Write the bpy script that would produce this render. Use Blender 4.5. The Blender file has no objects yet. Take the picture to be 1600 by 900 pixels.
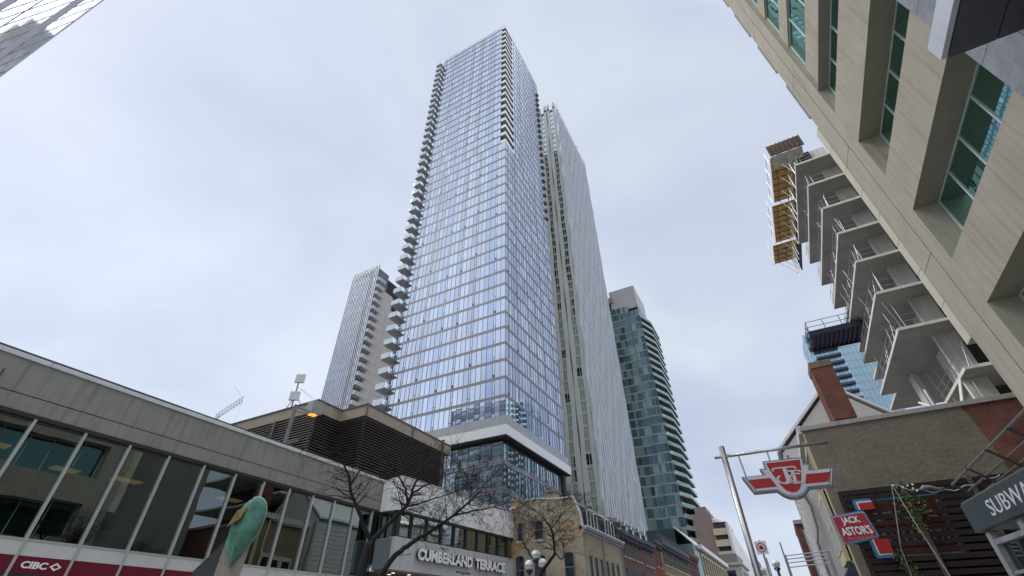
import bpy, math, random
from mathutils import Vector, Matrix
random.seed(7)
S = bpy.context.scene
COL = S.collection
RAD = math.radians
H = 1.6                                    # eye height of the photographer
# camera orientation: columns are the camera's right, up and back axes (x east, y up the street, z up)
CAM = ((0.880592, 0.295226, 0.370675), (0.473796, -0.534230, -0.700083), (-0.008657, 0.792111, -0.610315))
FPX = 705.0

def at(px, py, d):
    """point seen at pixel px, py of the 1600x900 photograph, d metres away over the ground"""
    c = (px - 800, 450 - py, -FPX)
    v = [sum(CAM[i][j] * c[j] for j in range(3)) for i in range(3)]
    k = d / math.hypot(v[0], v[1])
    return Vector((v[0] * k, v[1] * k, v[2] * k + H))

# ------------------------------------------------------------------ objects
def tag(o, label=None, cat=None, group=None, kind=None):
    if label: o['label'] = label
    if cat: o['category'] = cat
    if group: o['group'] = group
    if kind: o['kind'] = kind
    return o

def thing(name, label, cat, loc=(0, 0, 0), group=None):
    o = bpy.data.objects.new(name, None)
    o.empty_display_size = .3
    o.location = loc
    COL.objects.link(o)
    return tag(o, label, cat, group)

def wloc(o):
    v = Vector((0, 0, 0))
    while o is not None:
        v += o.location
        o = o.parent
    return v

class MB:
    def __init__(s): s.v = []; s.f = []; s.m = []
    def poly(s, pts, m=0):
        n = len(s.v); s.v.extend([tuple(p) for p in pts]); s.f.append(tuple(range(n, n + len(pts)))); s.m.append(m)
    def hexa(s, p, m=0):
        n = len(s.v); s.v.extend([tuple(q) for q in p])
        for f in ((0, 3, 2, 1), (4, 5, 6, 7), (0, 1, 5, 4), (1, 2, 6, 5), (2, 3, 7, 6), (3, 0, 4, 7)):
            s.f.append(tuple(n + i for i in f)); s.m.append(m)
    def box(s, x0, y0, z0, x1, y1, z1, m=0):
        x0, x1 = min(x0, x1), max(x0, x1); y0, y1 = min(y0, y1), max(y0, y1); z0, z1 = min(z0, z1), max(z0, z1)
        s.hexa([(x0, y0, z0), (x1, y0, z0), (x1, y1, z0), (x0, y1, z0), (x0, y0, z1), (x1, y0, z1), (x1, y1, z1), (x0, y1, z1)], m)
    def ob(s, F, u0, u1, z0, z1, d0, d1, m=0):
        """box on a facade F: u along it, d out of it"""
        p = [F(u, d, z) for z in (z0, z1) for (u, d) in ((u0, d0), (u1, d0), (u1, d1), (u0, d1))]
        s.hexa(p, m)
    def prism(s, F, pts, d0, d1, m=0, mside=None):
        """outline pts (u, z) on facade F pulled from d0 to d1"""
        n = len(s.v); k = len(pts)
        s.v.extend([tuple(F(u, d0, z)) for u, z in pts]); s.v.extend([tuple(F(u, d1, z)) for u, z in pts])
        s.f.append(tuple(range(n, n + k))); s.m.append(m)
        s.f.append(tuple(range(n + 2 * k - 1, n + k - 1, -1))); s.m.append(m)
        for i in range(k):
            j = (i + 1) % k
            s.f.append((n + i, n + j, n + k + j, n + k + i)); s.m.append(m if mside is None else mside)
    def tube(s, pts, r, n=8, m=0, cap=True):
        pts = [Vector(p) for p in pts]
        rs = r if isinstance(r, (list, tuple)) else [r] * len(pts)
        base = len(s.v); a0 = None
        for i, p in enumerate(pts):
            t = (pts[min(i + 1, len(pts) - 1)] - pts[max(i - 1, 0)]).normalized()
            if a0 is None:
                a0 = t.cross(Vector((0, 0, 1)) if abs(t.z) < .9 else Vector((1, 0, 0))).normalized()
            a0 = (a0 - t * a0.dot(t)).normalized(); b = t.cross(a0)
            for j in range(n):
                an = 2 * math.pi * j / n
                s.v.append(tuple(p + (a0 * math.cos(an) + b * math.sin(an)) * rs[i]))
        for i in range(len(pts) - 1):
            for j in range(n):
                k = (j + 1) % n
                s.f.append((base + i * n + j, base + i * n + k, base + (i + 1) * n + k, base + (i + 1) * n + j)); s.m.append(m)
        if cap:
            s.f.append(tuple(base + j for j in range(n - 1, -1, -1))); s.m.append(m)
            e = base + (len(pts) - 1) * n
            s.f.append(tuple(e + j for j in range(n))); s.m.append(m)
    def lathe(s, c, prof, n=16, m=0):
        """profile (r, z) turned about the vertical through c"""
        b = len(s.v); c = Vector(c)
        for r, z in prof:
            for j in range(n):
                a = 2 * math.pi * j / n
                s.v.append((c.x + r * math.cos(a), c.y + r * math.sin(a), c.z + z))
        for i in range(len(prof) - 1):
            for j in range(n):
                k = (j + 1) % n
                s.f.append((b + i * n + j, b + i * n + k, b + (i + 1) * n + k, b + (i + 1) * n + j)); s.m.append(m)
    def ball(s, c, r, n=18, m=0):
        s.lathe(c, [(max(r * math.sin(math.pi * i / 12), 1e-4), -r * math.cos(math.pi * i / 12)) for i in range(13)], n, m)
    def build(s, name, mats, parent=None, bevel=0, smooth=False, label=None, kind=None):
        if not isinstance(mats, (list, tuple)): mats = [mats]
        me = bpy.data.meshes.new(name)
        off = wloc(parent) if parent else Vector((0, 0, 0))
        me.from_pydata([(x - off.x, y - off.y, z - off.z) for x, y, z in s.v], [], s.f)
        for mt in mats: me.materials.append(mt)
        me.polygons.foreach_set('material_index', s.m)
        if smooth: me.polygons.foreach_set('use_smooth', [True] * len(s.f))
        me.update()
        o = bpy.data.objects.new(name, me)
        COL.objects.link(o)
        if parent: o.parent = parent
        if bevel:
            b = o.modifiers.new('bevel', 'BEVEL'); b.width = bevel; b.segments = 2; b.limit_method = 'ANGLE'; b.angle_limit = RAD(40)
        if label: o['label'] = label
        if kind: o['kind'] = kind
        return o

def facade(x, y, ang):
    """facade through (x, y) whose u axis runs at ang degrees (0 = +y, 90 = +x) and whose d axis is to the right of it"""
    a = RAD(ang); ux, uy = math.sin(a), math.cos(a)
    return lambda u, d, z: Vector((x + ux * u + uy * d, y + uy * u - ux * d, z))

def facing(x, y, ang):
    """same, but the d axis is to the left of u"""
    a = RAD(ang); ux, uy = math.sin(a), math.cos(a)
    return lambda u, d, z: Vector((x + ux * u - uy * d, y + uy * u + ux * d, z))

# ------------------------------------------------------------------ materials
def nd(t, kind, **kw):
    n = t.nodes.new(kind)
    for k, v in kw.items(): setattr(n, k, v)
    return n

def base_mat(name):
    m = bpy.data.materials.new(name); m.use_nodes = True
    t = m.node_tree; t.nodes.clear()
    out = nd(t, 'ShaderNodeOutputMaterial')
    return m, t, out

def rgba(c): return (c[0], c[1], c[2], 1)
def sc(c, k): return tuple(min(1, max(0, x * k)) for x in c)

def mk(name, col, rough=.8, metal=0, var=.12, scale=1.2, streak=0, bump=0, bscale=30, spec=.4, fine=.0, col2=None):
    """painted / stone / metal surface with mottling, rain streaks and fine grain"""
    m, t, out = base_mat(name); L = t.links.new
    p = nd(t, 'ShaderNodeBsdfPrincipled'); L(p.outputs[0], out.inputs[0])
    p.inputs['Roughness'].default_value = rough; p.inputs['Metallic'].default_value = metal
    p.inputs['Specular IOR Level'].default_value = spec
    tc = nd(t, 'ShaderNodeTexCoord')
    n1 = nd(t, 'ShaderNodeTexNoise'); n1.inputs['Scale'].default_value = scale; n1.inputs['Detail'].default_value = 6; n1.inputs['Roughness'].default_value = .65
    L(tc.outputs['Object'], n1.inputs['Vector'])
    mr = nd(t, 'ShaderNodeMapRange'); mr.inputs[1].default_value = .3; mr.inputs[2].default_value = .7
    L(n1.outputs[0], mr.inputs[0])
    mx = nd(t, 'ShaderNodeMix', data_type='RGBA')
    mx.inputs[6].default_value = rgba(sc(col, 1 - var)); mx.inputs[7].default_value = rgba(col2 or sc(col, 1 + var))
    L(mr.outputs[0], mx.inputs[0]); cur = mx.outputs[2]
    if streak:
        mp = nd(t, 'ShaderNodeMapping'); mp.inputs['Scale'].default_value = (3.2, 3.2, .16); L(tc.outputs['Object'], mp.inputs[0])
        n2 = nd(t, 'ShaderNodeTexNoise'); n2.inputs['Scale'].default_value = 1.6; n2.inputs['Detail'].default_value = 5; L(mp.outputs[0], n2.inputs['Vector'])
        m2 = nd(t, 'ShaderNodeMapRange'); m2.inputs[1].default_value = .5; m2.inputs[2].default_value = .72; m2.inputs[4].default_value = streak
        L(n2.outputs[0], m2.inputs[0])
        x2 = nd(t, 'ShaderNodeMix', data_type='RGBA', blend_type='MULTIPLY'); L(m2.outputs[0], x2.inputs[0]); L(cur, x2.inputs[6])
        x2.inputs[7].default_value = (.45, .42, .38, 1); cur = x2.outputs[2]
    if fine:
        n3 = nd(t, 'ShaderNodeTexNoise'); n3.inputs['Scale'].default_value = 45; n3.inputs['Detail'].default_value = 3; L(tc.outputs['Object'], n3.inputs['Vector'])
        m3 = nd(t, 'ShaderNodeMapRange'); m3.inputs[1].default_value = .35; m3.inputs[2].default_value = .65; m3.inputs[3].default_value = 1 - fine; m3.inputs[4].default_value = 1 + fine
        L(n3.outputs[0], m3.inputs[0])
        x3 = nd(t, 'ShaderNodeMix', data_type='RGBA', blend_type='MULTIPLY'); x3.inputs[0].default_value = 1
        L(cur, x3.inputs[6]); L(m3.outputs[0], x3.inputs[7]); cur = x3.outputs[2]
    L(cur, p.inputs['Base Color'])
    if bump:
        n4 = nd(t, 'ShaderNodeTexNoise'); n4.inputs['Scale'].default_value = bscale; n4.inputs['Detail'].default_value = 4; L(tc.outputs['Object'], n4.inputs['Vector'])
        b = nd(t, 'ShaderNodeBump'); b.inputs['Strength'].default_value = bump; b.inputs['Distance'].default_value = .02
        L(n4.outputs[0], b.inputs['Height']); L(b.outputs[0], p.inputs['Normal'])
    return m

def brick(name, c1, c2, mortar, w=.22, h=.075, painted=False, var=.5, stain=None):
    """brickwork laid on any vertical wall"""
    m, t, out = base_mat(name); L = t.links.new
    p = nd(t, 'ShaderNodeBsdfPrincipled'); L(p.outputs[0], out.inputs[0]); p.inputs['Roughness'].default_value = .85
    p.inputs['Specular IOR Level'].default_value = .25
    tc = nd(t, 'ShaderNodeTexCoord'); sx = nd(t, 'ShaderNodeSeparateXYZ'); L(tc.outputs['Object'], sx.inputs[0])
    ad = nd(t, 'ShaderNodeMath', operation='ADD'); L(sx.outputs[0], ad.inputs[0]); L(sx.outputs[1], ad.inputs[1])
    cb = nd(t, 'ShaderNodeCombineXYZ'); L(ad.outputs[0], cb.inputs[0]); L(sx.outputs[2], cb.inputs[1])
    bt = nd(t, 'ShaderNodeTexBrick'); L(cb.outputs[0], bt.inputs['Vector'])
    bt.inputs['Scale'].default_value = 1; bt.inputs['Brick Width'].default_value = w; bt.inputs['Row Height'].default_value = h
    bt.inputs['Mortar Size'].default_value = .008; bt.inputs['Mortar Smooth'].default_value = .3; bt.inputs['Bias'].default_value = -.2
    bt.inputs['Color1'].default_value = rgba(c1); bt.inputs['Color2'].default_value = rgba(c2); bt.inputs['Mortar'].default_value = rgba(mortar)
    n1 = nd(t, 'ShaderNodeTexNoise'); n1.inputs['Scale'].default_value = .9; n1.inputs['Detail'].default_value = 7; n1.inputs['Roughness'].default_value = .7
    L(tc.outputs['Object'], n1.inputs['Vector'])
    mr = nd(t, 'ShaderNodeMapRange'); mr.inputs[1].default_value = .3; mr.inputs[2].default_value = .72; mr.inputs[3].default_value = 1 - var; mr.inputs[4].default_value = 1 + var * .35
    L(n1.outputs[0], mr.inputs[0])
    mx = nd(t, 'ShaderNodeMix', data_type='RGBA', blend_type='MULTIPLY'); mx.inputs[0].default_value = 1
    L(bt.outputs[0], mx.inputs[6]); L(mr.outputs[0], mx.inputs[7]); cur = mx.outputs[2]
    if stain:
        n2 = nd(t, 'ShaderNodeTexNoise'); n2.inputs['Scale'].default_value = .55; n2.inputs['Detail'].default_value = 8; L(tc.outputs['Object'], n2.inputs['Vector'])
        m2 = nd(t, 'ShaderNodeMapRange'); m2.inputs[1].default_value = .56; m2.inputs[2].default_value = .66; L(n2.outputs[0], m2.inputs[0])
        x2 = nd(t, 'ShaderNodeMix', data_type='RGBA'); L(m2.outputs[0], x2.inputs[0]); L(cur, x2.inputs[6]); x2.inputs[7].default_value = rgba(stain); cur = x2.outputs[2]
    L(cur, p.inputs['Base Color'])
    b = nd(t, 'ShaderNodeBump'); b.inputs['Strength'].default_value = .6 if not painted else 1; b.inputs['Distance'].default_value = .012 if not painted else .035
    n5 = nd(t, 'ShaderNodeTexNoise'); n5.inputs['Scale'].default_value = 9 if not painted else 5; n5.inputs['Detail'].default_value = 5; L(tc.outputs['Object'], n5.inputs['Vector'])
    a5 = nd(t, 'ShaderNodeMath', operation='MULTIPLY_ADD'); L(bt.outputs['Fac'], a5.inputs[0]); a5.inputs[1].default_value = -.6; L(n5.outputs[0], a5.inputs[2])
    L(a5.outputs[0], b.inputs['Height']); L(b.outputs[0], p.inputs['Normal'])
    return m

def glass(name, body, tint, refl=.4, rough=.02, var=0, wave=0, wscale=.5):
    """window pane seen from outside: dark room behind a reflecting coat"""
    m, t, out = base_mat(name); L = t.links.new
    d = nd(t, 'ShaderNodeBsdfDiffuse'); g = nd(t, 'ShaderNodeBsdfGlossy'); g.inputs['Roughness'].default_value = rough
    g.inputs['Color'].default_value = rgba(tint); d.inputs['Color'].default_value = rgba(body)
    fr = nd(t, 'ShaderNodeFresnel'); fr.inputs[0].default_value = 1.5
    a = nd(t, 'ShaderNodeMath', operation='ADD', use_clamp=True); L(fr.outputs[0], a.inputs[0]); a.inputs[1].default_value = refl
    mx = nd(t, 'ShaderNodeMixShader'); L(a.outputs[0], mx.inputs[0]); L(d.outputs[0], mx.inputs[1]); L(g.outputs[0], mx.inputs[2]); L(mx.outputs[0], out.inputs[0])
    if wave or var:
        tc = nd(t, 'ShaderNodeTexCoord')
        n = nd(t, 'ShaderNodeTexNoise'); n.inputs['Scale'].default_value = wscale; n.inputs['Detail'].default_value = 1.5; L(tc.outputs['Object'], n.inputs['Vector'])
    if wave:
        b = nd(t, 'ShaderNodeBump'); b.inputs['Strength'].default_value = wave; b.inputs['Distance'].default_value = .1
        L(n.outputs[0], b.inputs['Height']); L(b.outputs[0], g.inputs['Normal'])
    if var:
        gi = nd(t, 'ShaderNodeNewGeometry')
        hs = nd(t, 'ShaderNodeMapRange'); L(gi.outputs['Random Per Island'], hs.inputs[0]); hs.inputs[3].default_value = 1 - var; hs.inputs[4].default_value = 1
        mm = nd(t, 'ShaderNodeMix', data_type='RGBA', blend_type='MULTIPLY'); mm.inputs[0].default_value = 1; mm.inputs[6].default_value = rgba(tint); L(hs.outputs[0], mm.inputs[7])
        L(mm.outputs[2], g.inputs['Color'])
    return m

def clear_glass(name, see, tint, refl=.25, rough=.0):
    """pane one can look through"""
    m, t, out = base_mat(name); L = t.links.new
    d = nd(t, 'ShaderNodeBsdfTransparent'); d.inputs[0].default_value = rgba(see)
    g = nd(t, 'ShaderNodeBsdfGlossy'); g.inputs['Roughness'].default_value = rough; g.inputs['Color'].default_value = rgba(tint)
    fr = nd(t, 'ShaderNodeFresnel'); fr.inputs[0].default_value = 1.5
    a = nd(t, 'ShaderNodeMath', operation='ADD', use_clamp=True); L(fr.outputs[0], a.inputs[0]); a.inputs[1].default_value = refl
    tc = nd(t, 'ShaderNodeTexCoord')
    n = nd(t, 'ShaderNodeTexNoise'); n.inputs['Scale'].default_value = .7; n.inputs['Detail'].default_value = 1; L(tc.outputs['Object'], n.inputs['Vector'])
    b = nd(t, 'ShaderNodeBump'); b.inputs['Strength'].default_value = .025; b.inputs['Distance'].default_value = .1; L(n.outputs[0], b.inputs['Height']); L(b.outputs[0], g.inputs['Normal'])
    mx = nd(t, 'ShaderNodeMixShader'); L(a.outputs[0], mx.inputs[0]); L(d.outputs[0], mx.inputs[1]); L(g.outputs[0], mx.inputs[2]); L(mx.outputs[0], out.inputs[0])
    return m

def emit(name, col, k):
    m, t, out = base_mat(name)
    e = nd(t, 'ShaderNodeEmission'); e.inputs[0].default_value = rgba(col); e.inputs[1].default_value = k
    t.links.new(e.outputs[0], out.inputs[0]); return m

M = dict(
    asphalt=mk('asphalt', (.05, .05, .052), .9, var=.3, scale=3, bump=.4, bscale=60),
    sidewalk=mk('sidewalk_concrete', (.42, .41, .39), .9, var=.15, scale=2, fine=.1),
    kerb=mk('kerb_stone', (.4, .39, .37), .85),
    paint_line=mk('road_paint', (.75, .75, .72), .7, var=.15, scale=6),
    earth=mk('city_ground', (.16, .16, .15), .95, var=.3, scale=.05),
    # left plaza wing
    wing_conc=mk('grey_precast', (.245, .24, .225), .85, var=.12, scale=.7, streak=.5, fine=.06, bump=.15, bscale=40),
    groove=mk('dark_groove', (.04, .04, .04), .9),
    coping=mk('zinc_coping', (.62, .66, .68), .45, metal=.3, var=.1, scale=2),
    roof_edge=mk('dark_roof_edge', (.09, .085, .085), .9),
    alu=mk('aluminium', (.5, .51, .5), .45, metal=.5, var=.06),
    alu_dark=mk('dark_bronze_frame', (.035, .033, .032), .5, metal=.2),
    white_band=mk('white_sign_band', (.52, .53, .52), .6, var=.05, scale=1, streak=.15),
    red_band=mk('crimson_sign_band', (.135, .006, .022), .45, var=.12, scale=2),
    white=mk('white_paint', (.8, .8, .8), .5, var=.03),
    wing_glass=clear_glass('wing_glass', (.11, .15, .145), (.66, .78, .76), .19),
    room=mk('dim_room', (.11, .115, .11), .9),
    ceil=mk('ceiling_tiles', (.25, .25, .24), .9),
    warm=emit('warm_panel_light', (1, .5, .14), .5),
    lamp_white=emit('ceiling_lamp_light', (1, .9, .68), 1.6),
    amber=emit('amber_lamp', (1, .36, .06), 1.3),
    pale_panel=mk('pale_grey_panel', (.74, .74, .76), .55, var=.06, scale=.7, streak=.42, fine=.03),
    sign_panel=mk('sign_panel', (.47, .485, .505), .5, var=.06, scale=.8, streak=.4),
    slate_panel=mk('slate_grey_panel', (.15, .175, .19), .5, var=.08),
    soffit=mk('brown_soffit', (.14, .115, .1), .7),
    cumb_glass=clear_glass('strip_window_glass', (.26, .3, .29), (.75, .85, .83), .3),
    letter_side=mk('letter_return', (.03, .03, .05), .4),
    # louvres
    louvre=mk('bronze_louvre', (.115, .098, .09), .6, metal=.15, var=.2),
    louvre_lit=mk('sky_lit_louvre', (.36, .35, .335), .6, metal=.1, var=.15),  # louvre colour lightened; sky light on the south slats is put into it
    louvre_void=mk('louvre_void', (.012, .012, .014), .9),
    cap=mk('tan_metal_cap', (.30, .255, .205), .6, var=.08, scale=.8, streak=.2),
    cap_edge=mk('dark_red_flashing', (.13, .085, .08), .6),
    # main tower
    t_glass=glass('tower_glass', (.10, .125, .165), (.78, .85, .96), .60, .015, var=.24),
    t_glass_b=glass('tower_spandrel_glass', (.18, .22, .31), (.64, .74, .93), .5, .03, var=.10),
    t_glass_c=glass('tower_curtained_glass', (.42, .47, .53), (.78, .87, 1), .5, .03, var=.1),
    t_band=mk('mauve_metal_band', (.225, .215, .25), .45, metal=.4, var=.06, scale=.3),
    t_band_dark=mk('dark_band_joint', (.10, .10, .12), .5, metal=.3),
    t_mull=mk('tower_mullion', (.07, .075, .095), .45, metal=.4),
    t_vent=mk('vent_hopper', (.6, .64, .7), .4),
    t_core=mk('tower_core', (.05, .055, .065), .9),
    t_fascia=mk('light_metal_fascia', (.60, .61, .63), .4, metal=.25, var=.04, scale=.3),
    t_grey=mk('grey_metal_panel', (.30, .315, .335), .4, metal=.35, var=.05, scale=.4),
    t_white=mk('white_slab_edge', (.66, .66, .68), .6, var=.06),
    t_under=mk('balcony_underside', (.42, .42, .43), .8),
    rail_glass=glass('balcony_glass', (.42, .47, .5), (.85, .93, 1), .3, .03, var=.15),
    p_glass=glass('podium_glass', (.09, .115, .12), (.66, .77, .82), .5, .02, var=.2, wave=.012),
    p_glass_b=glass('podium_glass_clear', (.14, .17, .18), (.8, .9, .95), .62, .02, var=.2),
    # white finned tower
    w_panel=mk('pale_precast_panel', (.37, .39, .395), .6, var=.05, scale=.3, streak=.12),
    w_wall=mk('grey_precast_wall', (.09, .10, .13), .6, var=.1, scale=.3),
    w_fin=mk('white_fin', (.52, .55, .61), .4, metal=.15, var=.05),
    w_glass=glass('green_window', (.33, .42, .35), (.7, .85, .78), .2, .03, var=.5),
    w_glass_d=glass('dark_window', (.015, .018, .02), (.5, .6, .6), .16, .03, var=.3),
    w_span=mk('green_white_spandrel', (.33, .43, .36), .5),
    w_glass_s=glass('sky_window', (.3, .35, .4), (.85, .95, 1), .6, .03, var=.2),
    # green tower
    g_glass=glass('teal_glass', (.07, .13, .13), (.5, .72, .72), .36, .03, var=.35),
    g_glass_l=glass('teal_curtain_glass', (.19, .28, .27), (.6, .78, .76), .3, .03, var=.3),
    g_glass_d=glass('deep_blue_glass', (.04, .075, .095), (.44, .6, .7), .34, .03, var=.4),
    g_band=mk('teal_grey_slab', (.20, .235, .25), .7, var=.1),
    g_roof=mk('grey_penthouse', (.36, .37, .385), .7, var=.06, scale=.2),
    g_brown=mk('brown_slab_underside', (.17, .145, .13), .8),
    # far tower
    f_beige=mk('beige_precast', (.72, .68, .66), .8, var=.06, scale=.2),
    f_dark=glass('far_dark_glass', (.06, .075, .1), (.6, .68, .8), .3, .04, var=.3),
    # brick row
    yb=brick('buff_brick', (.45, .39, .285), (.36, .305, .215), (.34, .30, .23), var=.38, stain=(.46, .26, .09)),
    yb2=brick('buff_brick_clean', (.47, .415, .305), (.4, .345, .25), (.38, .34, .27), var=.3),
    rb=brick('purple_red_brick', (.20, .10, .085), (.16, .085, .078), (.22, .18, .16), var=.35),
    rb2=brick('bright_red_brick', (.30, .075, .05), (.25, .065, .05), (.24, .15, .12), var=.3),
    rb3=brick('dark_red_brick', (.17, .06, .05), (.13, .05, .045), (.18, .13, .11), var=.35),
    brown=brick('brown_stone', (.27, .215, .155), (.22, .175, .125), (.2, .17, .13), w=.5, h=.22, var=.35),
    coping_w=mk('warm_grey_coping', (.40, .39, .36), .6, var=.1, scale=2, streak=.2),
    chim=brick('chimney_brick', (.24, .075, .05), (.17, .055, .042), (.26, .2, .17), var=.45),
    beige_brick=brick('painted_beige_brick', (.285, .255, .20), (.265, .235, .185), (.235, .21, .16), painted=True, var=.24),
    slate=mk('dark_slate', (.05, .053, .065), .6, var=.3, scale=5, bump=.3, bscale=12),
    trim=mk('pale_trim', (.55, .56, .56), .6, var=.1, scale=2),
    trim_blue=mk('grey_blue_metal', (.30, .34, .4), .5, metal=.3, var=.1),
    sill=mk('stone_sill', (.5, .47, .42), .8),
    dark_glass=glass('old_window_glass', (.022, .026, .03), (.6, .65, .68), .12, .02, var=.5, wave=.03, wscale=2),
    frame_grey=mk('grey_sash', (.16, .17, .17), .6),
    gold=mk('ochre_pier', (.36, .325, .24), .7, var=.1),
    teal_side=glass('dark_teal_cladding', (.03, .055, .06), (.5, .6, .62), .2, .1),
    atrium=glass('atrium_glass', (.5, .56, .6), (.9, .95, 1), .35, .03, var=.2),
    stone=mk('grey_stone', (.40, .39, .36), .85, var=.12, scale=.5, streak=.2),
    stone_d=mk('dark_grey_stone', (.21, .205, .2), .85, var=.12, scale=.5),
    cream=mk('cream_cladding', (.52, .46, .30), .75, var=.06, scale=.3),
    far_brown=mk('brown_cladding', (.26, .19, .175), .8, var=.08, scale=.3),
    far_white=mk('far_white_wall', (.6, .6, .6), .75, var=.06, scale=.2),
    # right side
    tan=mk('tan_stucco', (.44, .40, .325), .9, var=.09, scale=.8, streak=.3, fine=.07, bump=.25, bscale=50),
    tan_shade=mk('tan_stucco_shaded', (.33, .295, .24), .9, var=.08, scale=1, fine=.08, streak=.15),  # darker copy of the tan stucco, with window recess shade painted in
    tan_light=mk('cream_edge_panel', (.62, .59, .48), .8, var=.06, scale=1, streak=.15),
    granite=mk('grey_granite', (.29, .305, .325), .6, var=.22, scale=2.2, fine=.18),
    r_glass=glass('green_ribbon_glass', (.012, .045, .035), (.36, .66, .62), .30, .01, var=.25, wave=.05, wscale=.45),
    r_mull=mk('white_mullion', (.75, .77, .78), .45),
    canopy_lt=mk('light_canopy_fascia', (.66, .68, .71), .4, metal=.2, var=.05, streak=.15),
    canopy_dk=mk('dark_canopy_panel', (.105, .11, .135), .45, metal=.2, var=.12, scale=.8, fine=.05),
    conc=mk('raw_concrete', (.38, .375, .35), .9, var=.16, scale=.8, streak=.28, fine=.08),
    conc_lt=mk('pale_concrete', (.66, .65, .6), .85, var=.14, scale=.8, streak=.3, fine=.06),
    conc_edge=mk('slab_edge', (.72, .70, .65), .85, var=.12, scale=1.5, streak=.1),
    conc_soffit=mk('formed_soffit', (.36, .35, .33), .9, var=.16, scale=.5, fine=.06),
    conc_dark=mk('interior_wall', (.08, .078, .075), .95, var=.2),
    steel=mk('galvanised_steel', (.40, .41, .42), .4, metal=.6, var=.1),
    stainless=mk('stainless_steel', (.55, .52, .5), .28, metal=.9, var=.08, scale=4),
    ply=mk('orange_plywood', (.72, .44, .16), .7, var=.2, scale=1.2, fine=.1),
    ply_edge=mk('timber_joist', (.24, .14, .065), .8),
    timber=mk('weathered_timber', (.17, .115, .095), .9, var=.2, scale=2, fine=.15),
    tarp=mk('black_tarp', (.02, .02, .024), .7),
    tarp_w=mk('white_tarp', (.6, .58, .54), .7, var=.12, scale=1.5, bump=.5, bscale=4),
    black=mk('black_metal', (.03, .032, .036), .5, metal=.2),
    navy_deck=mk('navy_steel_deck', (.035, .045, .075), .5, metal=.3, var=.15),
    blue_glass=glass('pale_blue_glass', (.25, .4, .46), (.7, .92, 1), .42, .03, var=.35),
    blue_band=mk('navy_slab_band', (.04, .055, .085), .6),
    subway=mk('slate_blue_fascia', (.055, .075, .085), .5, var=.15, scale=1.3, fine=.06),
    rail=mk('weathered_rail', (.22, .215, .21), .55, metal=.4, var=.2, scale=4),
    rail_dk=mk('dark_rail_post', (.04, .04, .045), .6),
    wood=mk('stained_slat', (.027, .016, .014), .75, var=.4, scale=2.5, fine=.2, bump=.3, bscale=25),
    wood_post=mk('bleached_post', (.11, .085, .07), .85, var=.25, scale=4),
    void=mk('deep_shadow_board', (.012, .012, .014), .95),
    ttc_red=mk('sign_red', (.46, .02, .022), .4, var=.06),
    ttc_edge=mk('sign_grey_edge', (.2, .205, .22), .45, metal=.2),
    sign_white=mk('sign_white', (.72, .73, .75), .45, var=.04),
    ja_red=mk('burgundy_sign', (.33, .02, .035), .45, var=.08),
    ja_blue=mk('blue_sign_border', (.06, .21, .42), .4, var=.08),
    ja_gold=mk('faded_gold_letters', (.46, .2, .13), .6),
    leaf=mk('vine_leaf', (.12, .18, .055), .7, var=.4, scale=8),
    wire=mk('grey_cable', (.4, .41, .41), .6),
    cloth=mk('grey_tied_cloth', (.2, .24, .25), .9),
    bark=mk('wet_bark', (.022, .019, .019), .9, var=.35, scale=6, bump=.6, bscale=30),
    patina=mk('green_patina', (.10, .265, .20), .6, metal=.0, var=.42, scale=3.5, streak=.6, fine=.18, bump=.15, bscale=14),
    patina_l=mk('pale_patina_rim', (.4, .56, .5), .5, var=.15),
    bronze=mk('gilt_bronze', (.20, .125, .04), .4, metal=.5, var=.2, scale=4),
    granite_p=mk('warm_granite', (.31, .27, .235), .6, var=.14, scale=3, fine=.16),
    granite_d=mk('dark_granite', (.05, .05, .052), .45, var=.2, scale=3, fine=.2),
    globe=mk('opal_globe', (.82, .82, .8), .25, var=.03),
    lamp_iron=mk('navy_iron', (.02, .028, .06), .45),
    mesh_glass=glass('fritted_glass', (.66, .69, .70), (.82, .86, .88), .32, .04, var=.25),
    mesh_line=mk('violet_grey_line', (.34, .33, .40), .5),
    crane=mk('pale_crane_steel', (.6, .62, .64), .6),
)

# ------------------------------------------------------------------ lettering
def text_polys(txt, bold=0.0):
    cu = bpy.data.curves.new('lettering', 'FONT'); cu.body = txt; cu.extrude = 0; cu.offset = bold; cu.resolution_u = 3
    o = bpy.data.objects.new('lettering', cu); COL.objects.link(o)
    dg = bpy.context.evaluated_depsgraph_get(); me = bpy.data.meshes.new_from_object(o.evaluated_get(dg))
    vs = [(v.co.x, v.co.y) for v in me.vertices]; fs = [tuple(p.vertices) for p in me.polygons]
    bpy.data.objects.remove(o); bpy.data.curves.remove(cu); bpy.data.meshes.remove(me)
    return vs, fs

def lettering(mb, F, txt, u0, u1, z0, z1, d0, d1, m=0, ms=None, bold=0.0, slant=0.0):
    """raised letters filling the box u0..u1, z0..z1 on facade F (u runs in reading direction)"""
    vs, fs = text_polys(txt, bold)
    ax = min(v[0] for v in vs); bx = max(v[0] for v in vs); ay = min(v[1] for v in vs); by = max(v[1] for v in vs)
    q = []
    for x, y in vs:
        s_, t_ = (x - ax) / (bx - ax), (y - ay) / (by - ay)
        q.append((u0 + (u1 - u0) * s_ + slant * (t_ - .5), z0 + (z1 - z0) * t_))
    n = len(mb.v); k = len(q)
    mb.v.extend(tuple(F(u, d1, z)) for u, z in q); mb.v.extend(tuple(F(u, d0, z)) for u, z in q)
    ed = {}
    for f in fs:
        mb.f.append(tuple(n + i for i in f)); mb.m.append(m)
        for a, b in zip(f, f[1:] + f[:1]): ed[(a, b)] = ed.get((a, b), 0) + 1
    for (a, b) in ed:
        if (b, a) not in ed:
            mb.f.append((n + a, n + b, n + k + b, n + k + a)); mb.m.append(m if ms is None else ms)

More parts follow.
